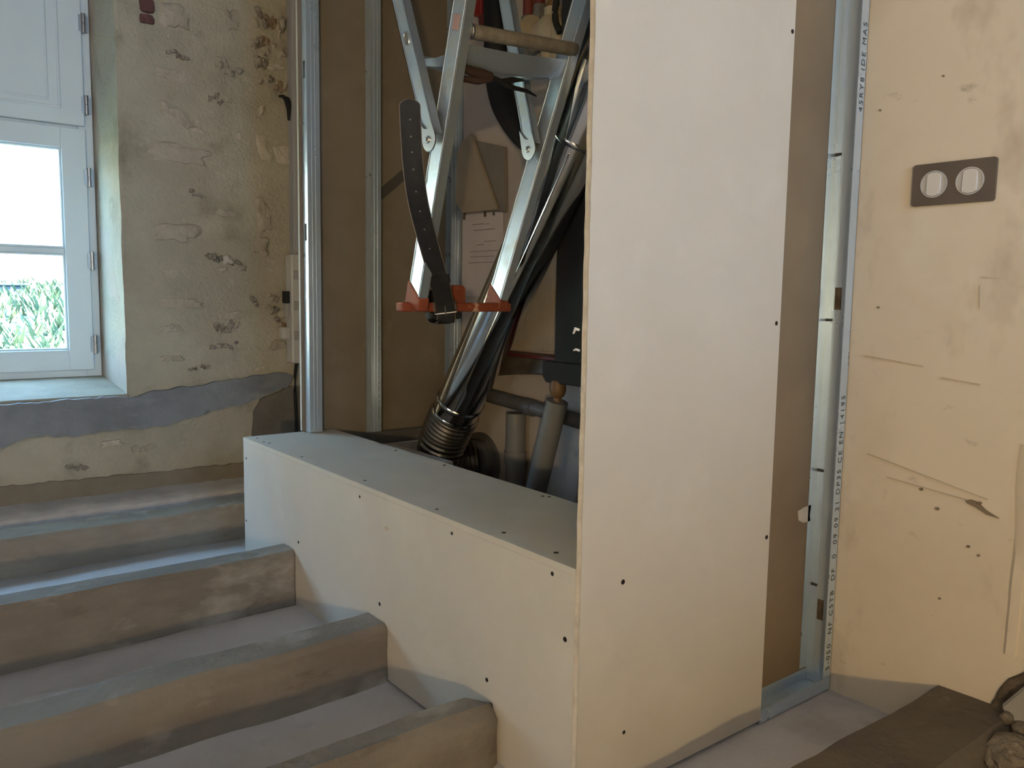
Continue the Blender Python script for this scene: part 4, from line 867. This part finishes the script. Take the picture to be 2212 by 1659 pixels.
ty = thing('wall_tray', (1.65, 1.98, 0.62), 'dark narrow tray with a red lip under the stained board', 'tray')
MB().prism([(1.850, 0.645), (1.95, 0.640), (2.06, 0.630), (2.150, 0.618), (2.150, 0.690), (1.850, 0.690)], 'x', 1.615, 1.687).build('tray_body', 'tray_dark', ty, bevel=0.003)
MB().box(1.607, 1.687, 1.840, 2.155, 0.690, 0.700).build('red_lip', 'red_lip', ty, bevel=0.001)
dk = thing('black_post', (1.63, 1.77, 0.63), 'black vertical post with a foot next to the partition edge', 'post')
MB().box(1.585, 1.687, 1.690, 1.818, 0.690, 1.95).build('post_shaft', 'dark_post', dk, bevel=0.003)
MB().prism([(1.66, 0.628), (1.845, 0.628), (1.860, 0.645), (1.860, 0.690), (1.66, 0.690)], 'x', 1.575, 1.687).build('post_foot', 'dark_post', dk, bevel=0.003)
hp = thing('waste_pipe', (1.645, 1.9, 0.5), 'dark horizontal waste pipe crossing the closet wall', 'pipe')
MB().tube([(1.640, 2.430, 0.562), (1.640, 2.21, 0.546), (1.640, 1.94, 0.530), (1.640, 1.757, 0.517), (1.640, 1.06, 0.47)], 0.023, 16).build('pipe_run', 'pvc_dark', hp, smooth=True)
for y in (1.99, 1.36): MB().tube([(1.640, y + 0.018, 0.533 + (y - 1.99) * 0.07), (1.640, y - 0.018, 0.530 + (y - 1.99) * 0.07)], 0.027, 16).build('pipe_coupling', 'pvc_dark', hp, smooth=True)
vp = thing('riser_pipe', (1.640, 2.062, 0.0), 'grey upright drain pipe beside the ribbed elbow', 'pipe')
MB().tube([(1.640, 2.062, 0.0), (1.640, 2.062, 0.505)], 0.0325, 20).build('pipe_run', 'pvc_grey', vp, smooth=True)
MB().tube([(1.640, 2.062, 0.34), (1.640, 2.062, 0.38)], 0.0365, 20).build('pipe_coupling', 'pvc_grey', vp, smooth=True)
v2 = thing('leaning_pipe', (1.58, 1.95, 0.0), 'grey leaning drain pipe topped by a brown barrel fitting', 'pipe')
MB().tube([(1.570, 1.965, 0.0), (1.585, 1.800, 0.576)], 0.0325, 20).build('pipe_run', 'pvc_grey', v2, smooth=True)
MB().tube([(1.585, 1.802, 0.572), (1.586, 1.801, 0.585), (1.586, 1.801, 0.592), (1.587, 1.801, 0.606), (1.587, 1.801, 0.620), (1.588, 1.801, 0.634), (1.588, 1.801, 0.646), (1.588, 1.801, 0.68)], [0.012, 0.012, 0.020, 0.0245, 0.0245, 0.020, 0.012, 0.012], 18).build('barrel_fitting', 'wood_fitting', v2, smooth=True)

mf = thing('valve_manifold', (1.65, 1.96, 1.62), 'cream valve manifold with red pipes at the top of the closet wall', 'valve')
def ball(c, rx, ry, rz, n1=14, n2=9):
    q = MB(); vs = []
    for i in range(n2 + 1):
        a = math.pi * i / n2
        for k_ in range(n1): vs.append((c[0] + rx * math.sin(a) * math.cos(2*math.pi*k_/n1), c[1] + ry * math.sin(a) * math.sin(2*math.pi*k_/n1), c[2] + rz * math.cos(a)))
    q.add(vs, [(i*n1+k_, i*n1+(k_+1) % n1, (i+1)*n1+(k_+1) % n1, (i+1)*n1+k_) for i in range(n2) for k_ in range(n1)]); return q
b1 = ball((1.640, 1.925, 1.652), 0.046, 0.050, 0.050); b1.tube([(1.64, 2.04, 1.655), (1.64, 1.93, 1.652)], 0.040, 18);
b1.build('valve_body', 'valve_cream', mf, smooth=True)
ball((1.640, 2.040, 1.655), 0.042, 0.034, 0.044).build('valve_body', 'valve_cream', mf, smooth=True)
MB().tube([(1.612, 1.985, 1.655), (1.612, 1.975, 1.654)], 0.050, 20).build('body_joint', 'valve_cream', mf, smooth=True)
for y, z0, z1, r_ in ((1.926, 1.555, 1.625, 0.020), (1.880, 1.560, 1.660, 0.022)): MB().tube([(1.628, y, z0), (1.628, y, z1)], r_, 16).build('outlet', 'valve_cream', mf, smooth=True)
MB().tube([(1.640, 1.920, 1.690), (1.640, 1.920, 1.716)], 0.026, 16).build('bonnet', 'valve_cream', mf, smooth=True)
MB().tube([(1.640, 1.920, 1.716), (1.640, 1.920, 1.730), (1.640, 1.920, 1.742)], [0.021, 0.020, 0.012], 12).build('cap_nut', 'wood_fitting', mf, smooth=True)
for y, z0 in ((2.040, 1.680), (1.986, 1.700)):
    MB().tube([(1.645, y, z0), (1.645, y, z0 + 0.018), (1.645, y, z0 + 0.020), (1.645, y, z0 + 0.042)], [0.024, 0.024, 0.021, 0.021], 8).build('union_nut', 'nut_grey', mf, smooth=True)
    MB().tube([(1.645, y, z0 + 0.040), (1.645, y, HC - 0.01)], 0.0165, 14).build('red_pipe', 'pipe_red', mf, smooth=True)
bh = MB().tube(catmull([Vector(q) for q in ((1.62, 1.80, 1.82), (1.61, 1.835, 1.765), (1.60, 1.858, 1.715), (1.60, 1.860, 1.66), (1.605, 1.845, 1.625))], 6), 0.0095, 10)
tag(bh.build('black_hose', 'dark_post', smooth=True, loc=(1.60, 1.85, 1.66)), 'thin black hose curling beside the cream valves', 'hose')
rt = thing('red_tool', (1.66, 2.32, 1.76), 'red flat-handled tool hanging on the closet wall', 'tool')
MB().prism([(2.300, 1.795), (2.352, 1.802), (2.362, 2.02), (2.305, 2.02)], 'x', 1.655, 1.680).build('red_grip', 'red_tool', rt, bevel=0.004)
MB().prism([(2.285, 1.745), (2.318, 1.748), (2.325, 1.80), (2.290, 1.80)], 'x', 1.660, 1.676).build('dark_red_end', 'pipe_red', rt, bevel=0.003)
dt = thing('dark_duct', (1.62, 2.20, 1.36), 'dark grey bent rubber duct hanging behind the ladder legs', 'duct')
dp = catmull([Vector(q) for q in ((1.640, 2.200, 1.95), (1.640, 2.195, 1.75), (1.640, 2.188, 1.60), (1.640, 2.160, 1.50), (1.640, 2.105, 1.42), (1.640, 2.045, 1.36), (1.640, 2.00, 1.33))], 6)
MB().tube(dp, [0.040 - 0.016 * max(0, (k_ - len(dp) * 0.55) / (len(dp) * 0.45)) for k_ in range(len(dp))], 18).build('duct_run', 'dark_post', dt, smooth=True)

# ------------------------------------------------------------------ slab and rubble in the broken corner, lower right
sb = MB().prism([(0.597, 0.124), (0.545, 0.200), (0.40, 0.205), (0.40, 0.02), (0.553, 0.055)], 'x', 1.655, 1.715)
tag(sb.build('stone_slab', 'grey_slab', bevel=0.005, loc=(1.68, 0.5, 0.02)), 'smooth grey pointed slab wedged in the broken wall hole', 'slab')
RB = [((1.585, 0.545, 0.075), (0.055, 0.045, 0.035), 'tan rubble lump at the bottom right corner of the picture'), ((1.66, 0.555, 0.095), (0.022, 0.020, 0.018), 'small brown rubble lump under the pointed grey slab'), ((1.635, 0.490, 0.07), (0.05, 0.04, 0.035), 'pale rubble lump at the right edge below the grey slab'), ((1.655, 0.583, 0.108), (0.014, 0.012, 0.012), 'tiny chip of rubble against the cream wall')]
for i, (c_, s_, lab) in enumerate(RB):
    q = ball((0, 0, 0), 1, 1, 1, 14, 9)
    q.v = [Vector((c_[0] + v.x * s_[0] * (1 + 0.35 * fbm(v.x * 1.3 + i * 7, v.y * 1.3, v.z * 1.3)), c_[1] + v.y * s_[1] * (1 + 0.35 * fbm(v.y + i * 5, v.z, v.x)), c_[2] + v.z * s_[2])) for v in q.v]
    tag(q.build('rubble_stone', 'rubble', loc=c_), lab, 'rubble', 'rubble in the broken corner')
for i, (y, z) in enumerate(((0.978, 0.828), (0.976, 0.795))):
    q = MB().tube([(XB - 0.001, y, z), (XB - 0.004, y + 0.006, z + 0.002), (XB - 0.003, y + 0.012, z - 0.003 * (1 - i) * 2)], [0.0022, 0.003 - i * 0.001, 0.0015], 6)
    o = q.build('paper_shred', 'switch_white', par); tag(o, 'white torn paper shred')
